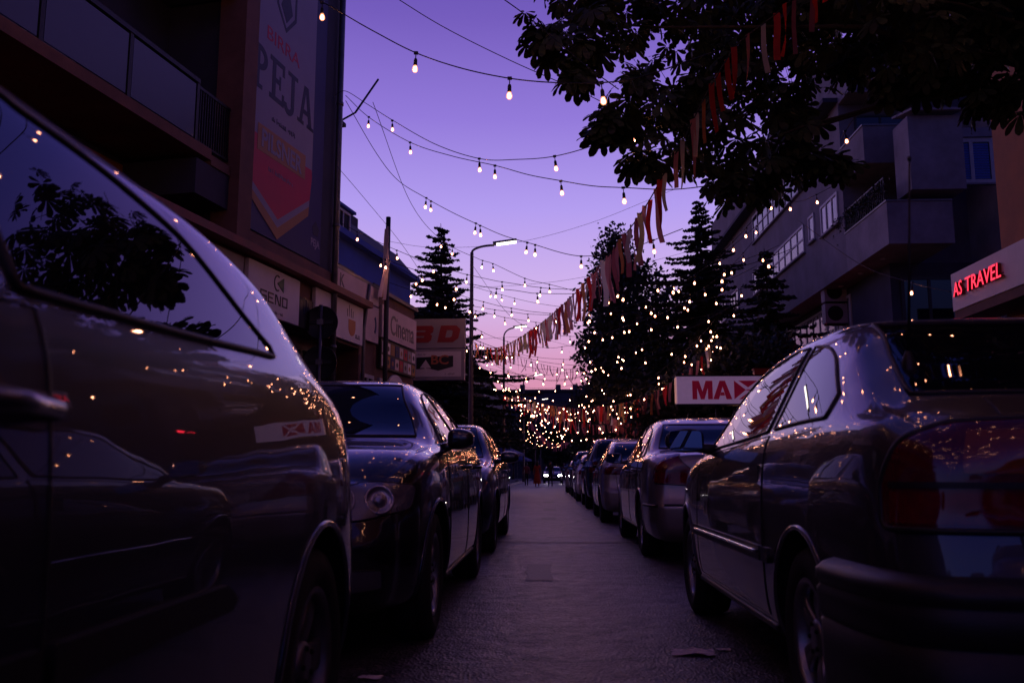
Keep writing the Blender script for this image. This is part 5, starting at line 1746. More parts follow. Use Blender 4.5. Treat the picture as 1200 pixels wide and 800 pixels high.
def bulb_meshes():
    global _bulb_me, _sock_me
    b = MB()
    b.lathe([(.004, -.094), (.015, -.091), (.025, -.079), (.028, -.066), (.025, -.048), (.018, -.032), (.014, -.02)], W0, 12, 1)
    b.lathe([(.001, -.082), (.011, -.078), (.0145, -.066), (.012, -.052), (.005, -.036), (.001, -.034)], W0, 10, 0)
    o = b.build('bulb', [M['bulb'], M['bulb_glass']]); _bulb_me = o.data; bpy.data.objects.remove(o)
    b = MB()
    b.lathe([(.001, .045), (.012, .045), (.017, .03), (.018, -.01), (.020, -.022), (.013, -.026)], W0, 10)
    b.tube([(0, 0, .10), (0, 0, .044)], .005, 5)
    b.box(-.02, .02, -.012, .012, .09, .115)
    o = b.build('socket', [M['socket']]); _sock_me = o.data; bpy.data.objects.remove(o)


bulb_meshes()
HANG = 0.105


def spl(nodes, n=14):
    """Catmull-Rom through 3D nodes"""
    P = [Vector(p) for p in nodes]
    P = [P[0] * 2 - P[1]] + P + [P[-1] * 2 - P[-2]]
    out = []
    for i in range(1, len(P) - 2):
        for k in range(n):
            t = k / n
            a, b_, c, d = P[i - 1], P[i], P[i + 1], P[i + 2]
            out.append(.5 * ((2 * b_) + (c - a) * t + (2 * a - 5 * b_ + 4 * c - d) * t * t + (3 * b_ - a - 3 * c + d) * t ** 3))
    out.append(P[-2])
    return out


def string_light(pts, bulbs, label, group=None, r=.006, sock=True, dead=(), scale=1.0):
    """pts: cable polyline; bulbs: points on the cable where a lamp hangs"""
    base = Vector(pts[0])
    root = empty('string_light', base, 0, label, 'string light', group)
    b = MB(); b.tube(pts, r, 5)
    b.build('cable', [M['cable']], root)
    for i, q in enumerate(bulbs):
        bo = bpy.data.objects.new('bulb', _bulb_me); COL.objects.link(bo)
        bo.parent = root; bo.location = Vector(q) - base - Vector((0, 0, HANG * scale)); bo.scale = (scale,) * 3
        bo.rotation_euler = (random.uniform(-.12, .12), random.uniform(-.12, .12), 0)
        if sock:
            so_ = bpy.data.objects.new('socket', _sock_me); COL.objects.link(so_); so_.parent = bo
    return root


def proj(p):
    d = Vector(p) - EYE
    z = d.dot(_w)
    return 600 + FPX * d.dot(_r) / z, 400 - FPX * d.dot(_u) / z


def px_string(nodes, bulb_px, label, group='bulb strings over the near street', r=.006):
    pts = spl([at(x, y, Y=Y) for x, y, Y in nodes], 16)
    bl = []
    sc = [proj(p)[0] if (p - EYE).dot(_w) > .2 else -9999 for p in pts]
    for bx in bulb_px:
        for i in range(len(pts) - 1):
            if (sc[i] - bx) * (sc[i + 1] - bx) <= 0 and sc[i] != sc[i + 1]:
                t = (bx - sc[i]) / (sc[i + 1] - sc[i]); bl.append(pts[i].lerp(pts[i + 1], t)); break
    return string_light(pts, bl, label, group, r)


px_string([(250, -100, 8.6), (330, -28, 8.4), (400, 15, 8.2), (440, 38, 8.0), (487, 62, 7.9), (540, 80, 7.7), (597, 92, 7.6), (650, 97, 7.4), (706, 97, 7.2), (752, 90, 7.0), (840, 60, 6.8)],
          [378, 487, 597, 706], 'topmost bulb string, crossing the open sky above the others')
px_string([(392, 112, 15.2), (405, 107, 15.0), (430, 122, 14.4), (460, 141, 13.8), (510, 169, 12.8), (562, 186, 12.0), (605, 187, 11.3), (651, 183, 10.7), (705, 167, 10.0), (760, 140, 9.4)],
          [389, 460, 562, 651, 744], 'bulb string from the house corner bracket, rising at its right end into the chestnut')
px_string([(405, 112, 15.1), (433, 138, 14.4), (481, 167, 13.6), (530, 183, 12.8), (580, 194, 12.0), (620, 205, 11.5), (658, 212, 11.0), (695, 218, 10.5), (732, 220, 10.0), (790, 222, 9.4), (850, 215, 9)],
          [432, 481, 580, 658, 731], 'long low bulb string from the house corner bracket, level at its right end')
px_string([(405, 118, 15.1), (440, 178, 15.2), (466, 211, 15.2), (499, 232, 15.0), (530, 249, 14.8), (560, 263, 14.5), (590, 276, 14.2), (621, 285, 13.9), (680, 300, 13.2), (740, 290, 12.5), (800, 268, 11.8)],
          [499, 505, 557, 563, 617, 627, 681, 766], 'bulb string hanging in pairs of bulbs over the pointed left spruce')
px_string([(437, 120, 15.4), (480, 235, 19), (517, 281, 20.5), (560, 303, 20), (578, 309, 19.8), (615, 326, 19.3), (643, 333, 19), (700, 345, 18.5), (760, 340, 18), (840, 300, 17.2), (905, 232, 16.5)],
          [517, 530, 565, 578, 615, 644, 680, 713, 789, 859, 874, 903], 'bulb string passing in front of the left spruce and up to the stepped block')
px_string([(480, 300, 27), (540, 330, 26.5), (590, 346, 26), (640, 357, 25.5), (700, 362, 25), (760, 352, 24), (820, 318, 22), (880, 270, 20.5), (925, 225, 19.5)],
          [588, 603, 663, 690, 716, 757, 795, 843, 886, 917], 'bulb string crossing just above the ribbon garland and ending at the window band')
px_string([(553, 310, 29.3), (600, 372, 27), (650, 392, 25.5), (700, 392, 24), (740, 380, 22.5), (790, 360, 21), (850, 318, 20), (900, 262, 19.5)],
          [575, 611, 640, 668, 690, 706, 737, 782, 802, 826, 857, 871], 'bulb string hung from the first lamp, swooping up to the right')
px_string([(985, 165, 13), (993, 150, 12.5), (1015, 118, 12), (1035, 80, 11.5)], [991], 'short bulb string end with a single bulb beside the upper balcony')
px_string([(905, 232, 16.5), (935, 236, 17), (957, 228, 17.5), (1010, 200, 18)], [926, 957], 'short bulb string end with two bulbs before the stepped block')
px_string([(935, 258, 17), (1007, 309, 15), (1068, 331, 13.5), (1115, 342, 12.5)], [1068], 'bulb string end crossing before the dark shop window with one low bulb')

# the long run of strings down the street
ymid = [16.8, 18.2, 19.8, 21.5, 23.2, 25, 26.8, 28.6, 30.5, 32.5, 34.5, 36.8, 39, 41.5, 44, 47, 50, 53, 56.5, 60, 64, 68, 72.5, 77, 82, 87, 92, 98, 104, 110, 116]
for i, Y in enumerate(ymid):
    xl = -2.9 + random.uniform(-.5, .4) + (-.9 if Y < 24 else 0)
    xr = 4.9 + random.uniform(-.5, 1.0) if Y < 26 else 3.0 + random.uniform(-.5, .5)
    zl, zr = 5.5 + random.uniform(-.3, .5), 5.3 + random.uniform(-.4, .5)
    sag = random.uniform(.7, 1.35)
    dy = random.uniform(-1.3, 1.3) * (1 if Y < 60 else 2)
    n = 26
    pts = []
    for k in range(n + 1):
        t = k / n
        pts.append(Vector((xl + (xr - xl) * t, Y + dy * (t - .5), zl + (zr - zl) * t - sag * 4 * t * (1 - t) + random.normalvariate(0, .006))))
    bl = []
    t = random.uniform(.03, .1)
    step = random.uniform(.66, .85) / (xr - xl)
    while t < .99:
        k = min(n - 1, int(t * n)); bl.append(pts[k].lerp(pts[k + 1], t * n - k))
        t += step * random.uniform(.82, 1.18)
    near_ = Y < 45
    string_light(pts, bl, 'sagging bulb string between the left lamps and the right-hand trees, beyond the first garland' if near_ else 'far bulb string merging into the glittering cluster at the end of the street',
                 'bulb strings down the middle street' if near_ else 'bulb strings at the far end of the street', .006 if near_ else .008, sock=near_, scale=1.0)
# strings run along the second garland, from the second lamp to the right-hand trees
gbase = [(592, 456), (620, 472), (655, 484), (700, 483), (745, 467), (790, 440), (825, 408), (842, 388)]
for k in range(13):
    dep = random.uniform(.85, 1.35)
    dy_, sg_ = random.uniform(-16, 22), random.uniform(-8, 34)
    nodes = []
    for i, (x, y) in enumerate(gbase):
        t = i / 7
        Yv = (50 - 26 * t ** .8) * (dep if t > .15 else .5 + .5 * dep)
        nodes.append((x + random.uniform(-4, 4), y + dy_ * t + sg_ * 4 * t * (1 - t) * (.6 if t > .5 else 1) + random.uniform(-2, 2), Yv))
    nodes = nodes[:random.choice((6, 7, 8, 8))]
    pts = spl([at(x, y - 4, Y=Y) for x, y, Y in nodes], 12)
    bl, acc_, nxt = [], 0.0, random.uniform(.2, 1.5)
    for i in range(1, len(pts)):
        seg = (pts[i] - pts[i - 1]).length
        while acc_ + seg > nxt:
            bl.append(pts[i - 1].lerp(pts[i], (nxt - acc_) / seg)); nxt += random.uniform(1.0, 2.7)
        acc_ += seg
    string_light(pts, bl[:95], 'bulb string running beside the second ribbon garland towards the right-hand trees', 'bulb strings beside the second garland', .005, sock=False)
# the strings that go on overhead and behind the camera (they show in the paint and glass)
for i, Y in enumerate((8.2, 7.0, 5.9, 4.8, 3.8, 2.8, 1.8, 0.8, -.3, -1.6, -3.2, -5.2, -8)):
    pts = []
    xl, xr = -5.2 - .1 * (6 - Y) * .18, 4.6
    zl, zr, sag = 5.6 + random.uniform(-.2, .3) + max(0, Y - 4) * .42, 5.2 + random.uniform(-.2, .3) + max(0, Y - 4) * .42, random.uniform(.5, .8)
    for k in range(25):
        t = k / 24
        pts.append(Vector((xl + (xr - xl) * t, Y + (.7 if i % 2 else -.7) * (t - .5), zl + (zr - zl) * t - sag * 4 * t * (1 - t))))
    bl = [pts[k].lerp(pts[k + 1], random.random()) for k in range(1, 23, 1) if random.random() < .62]
    if Y > 4: bl = [q for q in bl if proj(q)[1] < -25]
    string_light(pts, bl, 'bulb string overhead, seen only as bright points mirrored in the paint and glass', 'bulb strings above the near cars', .006)
# support wires without bulbs
for k, (nodes, lb) in enumerate((
        ([(455, -8, 9), (520, 32, 9.2), (600, 72, 9.4), (690, 112, 9.6), (760, 150, 9.8)], 'thin bare wire slanting across the top of the sky'),
        ([(580, -8, 7), (625, 25, 7), (680, 72, 7), (725, 105, 7)], 'thin bare wire from the top edge into the chestnut leaves'),
        ([(395, 195, 15), (425, 230, 17), (470, 285, 20), (500, 330, 22)], 'bare wire dropping from the house corner past the flagpole'),
        ([(450, 282, 24), (510, 290, 25), (600, 285, 26), (690, 262, 26), (790, 222, 24)], 'bare wire slanting up behind the garland'),
        ([(437, 330, 26), (540, 337, 28), (650, 330, 28), (740, 312, 27), (860, 280, 24)], 'bare wire crossing level below the paired bulbs'),
        ([(530, 400, 33), (620, 395, 33), (700, 410, 33), (790, 392, 30), (870, 352, 26)], 'bare wire crossing before the dark right-hand trees'))):
    b = MB(); b.tube(spl([at(*n_[:2], Y=n_[2]) for n_ in nodes], 8), .005, 5)
    tag(b.build('overhead_wire', [M['cable']]), lb, 'wire', 'bare overhead wires')


# ------------------------------------------------------------------ ribbon garlands
RIB = ['rib_red', 'rib_pink', 'rib_orange', 'rib_cream', 'rib_olive', 'rib_dark', 'rib_red', 'rib_pink', 'rib_cream']


def garland(nodes3, n, ln, w, label, seed, r=.007, wind=.06, cols=None):
    g = np.random.default_rng(seed)
    pts = spl(nodes3, 18)
    base = pts[0]
    root = empty('ribbon_garland', base, 0, label, 'garland', 'ribbon garlands over the street')
    b = MB(); b.tube(pts, r, 5); b.build('cord', [M['cable']], root)
    acc = [0.0]
    for i in range(1, len(pts)): acc.append(acc[-1] + (pts[i] - pts[i - 1]).length / max(6.0, pts[i].y) ** .75)   # tied closer towards its near end
    cols = cols or RIB
    for k in range(n):
        s_ = acc[-1] * (k + .5 + g.normal(0, .22)) / n
        s_ = min(max(s_, 0.0), acc[-1] * .999)
        i = max(0, min(len(pts) - 2, int(np.searchsorted(acc, s_)) - 1))
        p = pts[i].lerp(pts[i + 1], (s_ - acc[i]) / max(1e-6, acc[i + 1] - acc[i]))
        t = (pts[i + 1] - pts[i]).normalized()
        t2 = Vector((t.x, t.y, t.z * .4)).normalized()
        L = ln * g.uniform(.7, 1.2); ww = w * g.uniform(.7, 1.25)
        b = MB()
        tw, ph, a_0 = g.normal(0, .32), g.uniform(0, 6.28), g.normal(0, .38)
        t2 = (Vector((1, -.25, 0)) * .85 + t2 * .5 * (1 if t2.x > 0 else -1)).normalized(); t2.z *= .3
        sway = Vector((g.normal(0, wind), g.normal(0, wind), 0))
        m_ = 7
        for q in range(m_ + 1):
            u = q / m_
            c = p + Vector((0, 0, -L * u)) + sway * L * u * u + Vector((0, 0, .012)) + t.cross(Vector((0, 0, 1))) * (.018 * math.sin(ph + u * 5))
            an = a_0 + tw * u * 2.0
            side = (t2 * math.cos(an) + Vector((-t2.y, t2.x, 0)) * math.sin(an)) * ww / 2
            b.v += [tuple(c - side), tuple(c + side)]
        for q in range(m_):
            b.f.append((2 * q, 2 * q + 1, 2 * q + 3, 2 * q + 2)); b.m.append(0); b.s.append(True)
        b.build('ribbon', [M[cols[g.integers(0, len(cols))]]], root)
    return root


def P3(*a): return [at(x, y, Y=Y) for x, y, Y in a]


garland(P3((985, -60, 7.6), (935, -8, 7.9), (905, 20, 8.1), (865, 52, 8.3), (838, 92, 8.4), (820, 125, 8.5), (802, 162, 8.6), (780, 200, 8.8), (757, 241, 9.3), (728, 281, 10.3), (695, 321, 11.9), (660, 357, 14.4), (630, 382, 18), (605, 398, 22), (585, 407, 25.2), (565, 406, 27.5), (553, 399, 29.2)),
        99, .52, .058, 'long ribbon garland swooping from the chestnut across the sky down to the first lamp', 3)
garland(P3((591, 459, 50), (625, 470, 43), (665, 478, 37), (700, 477, 33), (740, 470, 29.5), (780, 452, 27), (815, 425, 25.3), (835, 404, 24.5)),
        80, .62, .09, 'second ribbon garland sagging from the second lamp to the right-hand trees', 4, .009)
garland(P3((593, 462, 52), (640, 484, 48), (690, 497, 43), (730, 496, 39), (770, 482, 35), (800, 462, 32), (818, 445, 30)),
        70, .62, .09, 'third ribbon garland hanging just under the second one', 5, .009, cols=['rib_dark', 'rib_red', 'rib_pink', 'rib_cream', 'rib_dark'])
garland(P3((700, 474, 36), (725, 494, 36), (742, 500, 36), (755, 490, 36), (763, 474, 36)),
        26, .55, .085, 'small loop of dull pink ribbons hanging low over the parked cars', 6, .009, cols=['rib_dark', 'rib_pink', 'rib_dark'])
garland(P3((605, 418, 75), (625, 424, 72), (650, 430, 68), (670, 433, 65), (690, 430, 62)),
        22, .95, .08, 'thin dark garland of twisted strips against the pink sky', 7, .01, .4, cols=['rib_dark', 'ink', 'rib_dark'])
garland(P3((620, 492, 95), (637, 512, 98), (650, 520, 100), (662, 516, 100), (672, 506, 98)), 40, .8, .12, 'farthest ribbon garland, dark and grey under the bulb cluster', 8, .012, cols=['rib_dark', 'rib_dark', 'cloth_grey'])


# ------------------------------------------------------------------ people far down the street
def person(x, y, h, rz, label, top, bottom, dress=False, stride=.12, arm=.1):
    root = empty('person', (x, y, .012), rz, label, 'person', 'people walking far down the street')
    k = h / 1.7
    sk = [((0, 0, .95), .13), ((0, .01, 1.12), .12), ((0, .01, 1.32), .145), ((0, .01, 1.45), .09), ((0, .015, 1.52), .055), ((0, .02, 1.60), .085), ((0, .02, 1.68), .085)]
    ed = [(i, i + 1) for i in range(6)]
    for sg in (1, -1):
        n = len(sk)
        sk += [((sg * .09, 0, .88), .095), ((sg * .10, sg * stride * .5 + .01, .5), .062), ((sg * .10, sg * stride - .02, .09), .042), ((sg * .11, sg * stride + .11, .035), .034)]
        ed += [(0, n), (n, n + 1), (n + 1, n + 2), (n + 2, n + 3)]
        n = len(sk)
        sk += [((sg * .18, .0, 1.40), .058), ((sg * .235, -sg * arm * .5, 1.13), .043), ((sg * .25, -sg * arm + .05, .90), .034), ((sg * .25, -sg * arm + .07, .81), .036)]
        ed += [(2, n), (n, n + 1), (n + 1, n + 2), (n + 2, n + 3)]
    me = bpy.data.meshes.new('body')
    me.from_pydata([tuple(c * k for c in p) for p, _ in sk], ed, [])
    o = bpy.data.objects.new('body', me); COL.objects.link(o)
    md = o.modifiers.new('s', 'SKIN'); ms = o.modifiers.new('d', 'SUBSURF'); ms.levels = 2; ms.render_levels = 2
    for i, (_, r) in enumerate(sk):
        me.skin_vertices[0].data[i].radius = (r * k, r * k)
    me.skin_vertices[0].data[0].use_root = True
    dg = bpy.context.evaluated_depsgraph_get()
    m2 = bpy.data.meshes.new_from_object(o.evaluated_get(dg))
    bpy.data.objects.remove(o)
    m2.materials.clear()
    for m in ('skin', top, bottom, 'ink'): m2.materials.append(M[m])
    for pl in m2.polygons:
        z = pl.center.z / k; ax = abs(pl.center.x) / k
        pl.use_smooth = True
        pl.material_index = 3 if z < .07 else (2 if z < .93 and ax < .21 else (1 if z < 1.47 and not (ax > .2 and z < 1.1) else 0))
    bo = linkmesh('body', m2, root)
    b = MB()
    b.lathe([(.001, 1.745), (.06, 1.735), (.098, 1.68), (.102, 1.62), (.09, 1.545 if not dress else 1.42), (.06, 1.54 if not dress else 1.40)], Fr((0, -.012, 0), (k, 0, 0), (0, k, 0), (0, 0, k)), 14)
    b.build('hair', [M['hair']], root, world=False)
    if dress:
        b = MB(); b.lathe([(.13, 1.30), (.135, 1.1), (.13, 1.0), (.19, .8), (.24, .5), (.27, .22), (.265, .21)], Fr((0, 0.01, 0), (k, 0, 0), (0, k, 0), (0, 0, k)), 18)
        b.build('dress', [M[top]], root, world=False)
    return root


for px, hpx, Y, lb, top, bot, dr, rz in [
        (629.5, 29, 57, 'woman in a long red dress walking away down the street', 'dress_red', 'dress_red', True, 0),
        (645, 28, 58, 'person in dark clothes in front of the oncoming headlights', 'cloth_dark', 'cloth_dark', False, 3.0),
        (617, 26, 62, 'person in a dull red shirt and dark trousers near the left kerb', 'cloth_rose', 'cloth_dark', False, .2),
        (661, 25, 66, 'person in grey clothes at the right of the headlights', 'cloth_grey', 'cloth_grey', False, 3.1)]:
    x = at(px, 560, Y=Y).x
    person(x, Y, hpx * Y / FPX, rz, lb, top, bot, dr)
for k, (px, Y, lb) in enumerate(((598, 54, 'dark figure standing under the nearer blue parasol'), (606, 58, 'dark figure standing between the two blue parasols'), (585, 50, 'dark figure on the pavement left of the parasols'))):
    x = at(px, 560, Y=Y).x
    o = person(min(x, -2.9), Y, 1.68, .8 + k, lb, 'cloth_dark', 'cloth_dark'); o.location.z = .13
for k, (px, Y, lb) in enumerate(((607, 60, 'blue cafe parasol nearer the lamps on the left pavement'), (633, 84, 'blue cafe parasol farther down the left pavement'))):
    x = min(-2.95, at(px, 550, Y=Y).x)
    r = empty('parasol', (x, Y, .13), 0, lb, 'parasol', 'blue cafe parasols')
    b = MB(); b.lathe([(.22, 0), (.22, .06), (.03, .07), (.025, 2.45)], Fr((x, Y, .13)), 12); b.build('pole', [M['metal_grey']], r)
    b = MB(); b.lathe([(.02, 2.5), (.5, 2.36), (1.35, 2.02), (1.36, 1.86), (1.34, 1.86), (1.33, 2.0), (.5, 2.32), (.02, 2.46)], Fr((x, Y, .13)), 8, smooth=False); b.build('canopy', [M['parasol']], r)

# ---- scraps on the asphalt near the right-hand car
for k, (px, py, s_, lb) in enumerate(((812, 766, .085, 'larger crumpled paper scrap on the asphalt by the grey hatchback'), (848, 762, .03, 'tiny paper scrap right of the larger one on the asphalt'), (435, 795, .04, 'paper scrap on the asphalt at the bottom edge beside the left wheel'))):
    c = at(px, py, Z=.01)
    V = []
    n = 7
    for i in range(n):
        for j in range(n):
            u, v = i / (n - 1) - .5, j / (n - 1) - .5
            V.append((c.x + (u + rng.normal(0, .05)) * s_ * 2.2, c.y + (v + rng.normal(0, .05)) * s_ * 1.5, .017 + abs(rng.normal(0, .25)) * s_ * (.3 if s_ > .05 else .2)))
    Fq = [(i * n + j, i * n + j + 1, (i + 1) * n + j + 1, (i + 1) * n + j) for i in range(n - 1) for j in range(n - 1)]
    tag(raw_mesh('paper_scrap', V, Fq, M['paper']), lb, 'litter', 'paper scraps on the road')

# ------------------------------------------------------------------ the parked cars
REAR_B = [(.2, -.02), (.34, .045), (.52, .06), (.60, .02), (.74, 0.0), (1.4, -.01)]
FRONT_B = [(.2, -.04), (.34, .03), (.5, .05), (.60, .02), (.72, -.02), (1.0, -.05)]
S5 = dict(spokes=5, w=.075, taper=1.1, dish=.02)
S5S = dict(spokes=5, w=.034, taper=.9, split=.13, dish=.015)
S10 = dict(spokes=10, w=.034, taper=.9, dish=.012)
S7 = dict(spokes=7, w=.05, taper=.8, dish=.02)
S9 = dict(spokes=9, w=.03, taper=.8, dish=.012)


def wid(L, W, r=.10, f=.13):
    return [(0, W - r), (.25, W - .02), (.8, W), (L - 1.1, W), (L - .35, W - .05), (L, W - f - .05)]


def antenna(xb, yb, top, lean):
    def f(s, root):
        h = s.on('top', xb, yb)
        b = MB(); p0 = h[0]
        b.lathe([(.022, -.01), (.02, .02), (.008, .05)], Fr(p0), 10)
        b.tube([p0 + Vector((0, 0, .03)), p0 + Vector((lean * .5, 0, top * .5)), p0 + Vector((lean, 0, top))], [.0048, .004, .0028], 6)
        b.lathe([(.001, 0), (.006, .004), (.006, .014), (.001, .018)], Fr(p0 + Vector((lean, 0, top))), 8)
        return [b.build('antenna', [M['trim']], root, world=False)]
    return f


def wiper(pts):
    def f(s, root):
        b = MB(); out = []
        for y, z, o in pts:
            h = s.on('rear', y, z)
            if h: out.append(h[0] + h[1] * o)
        b.tube(out, .012, 8)
        return [b.build('wiper', [M['trim']], root, world=False)]
    return f


def quarter_pillar(s, root):
    return []


# near left: graphite hatchback, tail away from us, at arm's length
hb = dict(zt=[(0, .74), (.05, .87), (.14, .97), (.32, 1.12), (.55, 1.225), (.84, 1.385), (1.25, 1.455), (2.0, 1.475), (2.5, 1.44), (3.22, 1.05), (3.32, 1.02), (4.0, .90), (4.3, .80), (4.45, .66)],
          belt=[(0, .82), (.2, .93), (.45, 1.03), (.8, 1.075), (1.6, 1.04), (3.0, .97), (3.5, .90), (4.1, .78), (4.45, .62)])
sh_hb = CarShape(4.45, .87, hb['zt'], hb['belt'], wid(4.45, .87), wheels=(.70, 3.62), Rw=.315, rear_b=REAR_B, front_b=FRONT_B, nx=130, tumble=.36)
spec_hb = dict(near=True, mid=1.9, dr=.52, df=.12, windows=[(.80, 2.10), (2.17, 3.15)], doors=[(2.08, 3.17)], handle_drop=.12,
               windscreen=(2.55, 3.18, 1.0), rear_window=(.2, .80, 1.02), mirror_x=2.92, mirror_paint=True, rim=S5, rim_mat='alloy_dark',
               lamps=[('rcl', [(-.20, .80), (.12, .84), (.10, .98), (-.18, .97)], 'tail_dark'), ('front', [(.42, .60), (.70, .62), (.72, .76), (.46, .72)], 'lens')],
               panels=[('number_plate', 'rear', [(-.26, .62), (.26, .62), (.26, .73), (-.26, .73)], 'plate', .012), ('grille', 'front', [(-.36, .56), (.36, .56), (.38, .68), (-.38, .68)], 'plastic', .006)],
               lines=[],
               strips=[('side_moulding', [(1.42, .585), (1.45, .565), (2.065, .56), (2.065, .615), (1.48, .615)], 'trim', .013), ('side_moulding', [(2.095, .56), (3.12, .56), (3.12, .615), (2.095, .615)], 'trim', .013)])
make_car(sh_hb, (-.615 - .87, 3.16 - 2.225, 0), -math.pi / 2, 'graphite hatchback at arm\'s length on the left, its long side filling the frame edge', spec_hb, 'cars parked along the street', 'paint_graphite')

# second left: black hatchback facing us
hb2 = dict(zt=[(0, .80), (.05, .97), (.16, 1.11), (.5, 1.32), (.95, 1.43), (1.5, 1.465), (2.0, 1.45), (2.3, 1.41), (3.05, 1.04), (3.15, 1.01), (3.75, .93), (4.02, .84), (4.2, .68)],
           belt=[(0, .88), (.4, .97), (1.6, .98), (2.8, .95), (3.3, .92), (3.9, .82), (4.2, .64)])
sh2 = CarShape(4.2, .875, hb2['zt'], hb2['belt'], wid(4.2, .875), wheels=(.72, 3.38), Rw=.318, rear_b=REAR_B, front_b=FRONT_B, nx=120, tumble=.57)
spec2 = dict(near=True, mid=1.9, dr=.22, df=.14, windows=[(.55, .98), (1.02, 1.82), (1.90, 2.98)], doors=[(1.02, 1.85), (1.88, 2.95)], door_cut=(0,), handle_drop=.11, chrome_handle=False,
             windscreen=(2.36, 3.02, 1.0), rear_window=(.12, .66, .98), mirror_x=2.82, mirror_paint=True, mirror_size=(.155, .125, .11), mirror_gap=.02, mirror_z=.07, rim=S10, rim_mat='alloy',
             lamp_bowl=True,
             lamps=[('front', [(.40, .63), (.60, .615), (.79, .66), (.80, .77), (.62, .785), (.44, .74)], 'lens'), ('rcl', [(-.24, .80), (.14, .84), (.12, .96), (-.2, .95)], 'tail')],
             panels=[('grille', 'front', [(-.38, .62), (.38, .62), (.40, .73), (-.40, .73)], 'plastic', .006), ('number_plate', 'front', [(-.26, .46), (.26, .46), (.26, .57), (-.26, .57)], 'plate', .014),
                     ('air_intake', 'front', [(-.36, .27), (.36, .27), (.42, .40), (-.42, .40)], 'dark', .005), ('fog_lamp', 'front', [(.50, .31), (.70, .33), (.70, .41), (.52, .41)], 'lens', .006), ('fog_lamp', 'front', [(-.50, .31), (-.52, .41), (-.70, .41), (-.70, .33)], 'lens', .006)],
             lines=[('sill_trim', 'left', [(1.2, .27), (2.98, .27)], .013, 'plastic', .0), ('chrome_strip', 'left', [(1.04, 1.012), (1.9, 1.01), (2.9, .985)], .006, 'chrome', .003)])
make_car(sh2, (-.555 - .875, 3.80 + 2.1, 0), -math.pi / 2, 'glossy black hatchback facing the camera, behind the graphite one, round headlight visible', spec2, 'cars parked along the street', 'paint_black')

# third left: navy saloon facing us
sd = dict(zt=[(0, .86), (.05, 1.0), (.5, 1.05), (.66, 1.07), (1.25, 1.35), (1.75, 1.43), (2.2, 1.43), (2.6, 1.395), (3.3, 1.02), (3.42, .99), (4.1, .88), (4.35, .78), (4.5, .66)],
          belt=[(0, .88), (.5, .97), (1.6, .96), (3.1, .92), (3.6, .88), (4.2, .76), (4.5, .60)])
sh3 = CarShape(4.5, .865, sd['zt'], sd['belt'], wid(4.5, .865), wheels=(.92, 3.62), Rw=.31, rear_b=REAR_B, front_b=FRONT_B, nx=90, per=5, tumble=.38)
spec3 = dict(mid=2.1, dr=.16, df=.14, windows=[(.86, 1.22), (1.26, 1.98), (2.06, 3.2)], doors=[(1.22, 2.02), (2.05, 3.18)], door_cut=(0,), windscreen=(2.66, 3.28, .98), rear_window=(.70, 1.24, 1.06), mirror_x=3.02, mirror_paint=True,
             rim=S7, rim_mat='alloy', lamps=[('front', [(.42, .60), (.74, .63), (.76, .74), (.46, .72)], 'lens'), ('rear', [(.46, .76), (.80, .76), (.80, .96), (.56, .97)], 'tail')],
             panels=[('grille', 'front', [(-.34, .58), (.34, .58), (.36, .70), (-.36, .70)], 'plastic', .006), ('number_plate', 'front', [(-.26, .42), (.26, .42), (.26, .53), (-.26, .53)], 'plate', .014)], lines=[])
make_car(sh3, (-.55 - .865, 8.72 + 2.25, 0), -math.pi / 2, 'dark navy saloon facing the camera, third in the left row', spec3, 'cars parked along the street', 'paint_navy')

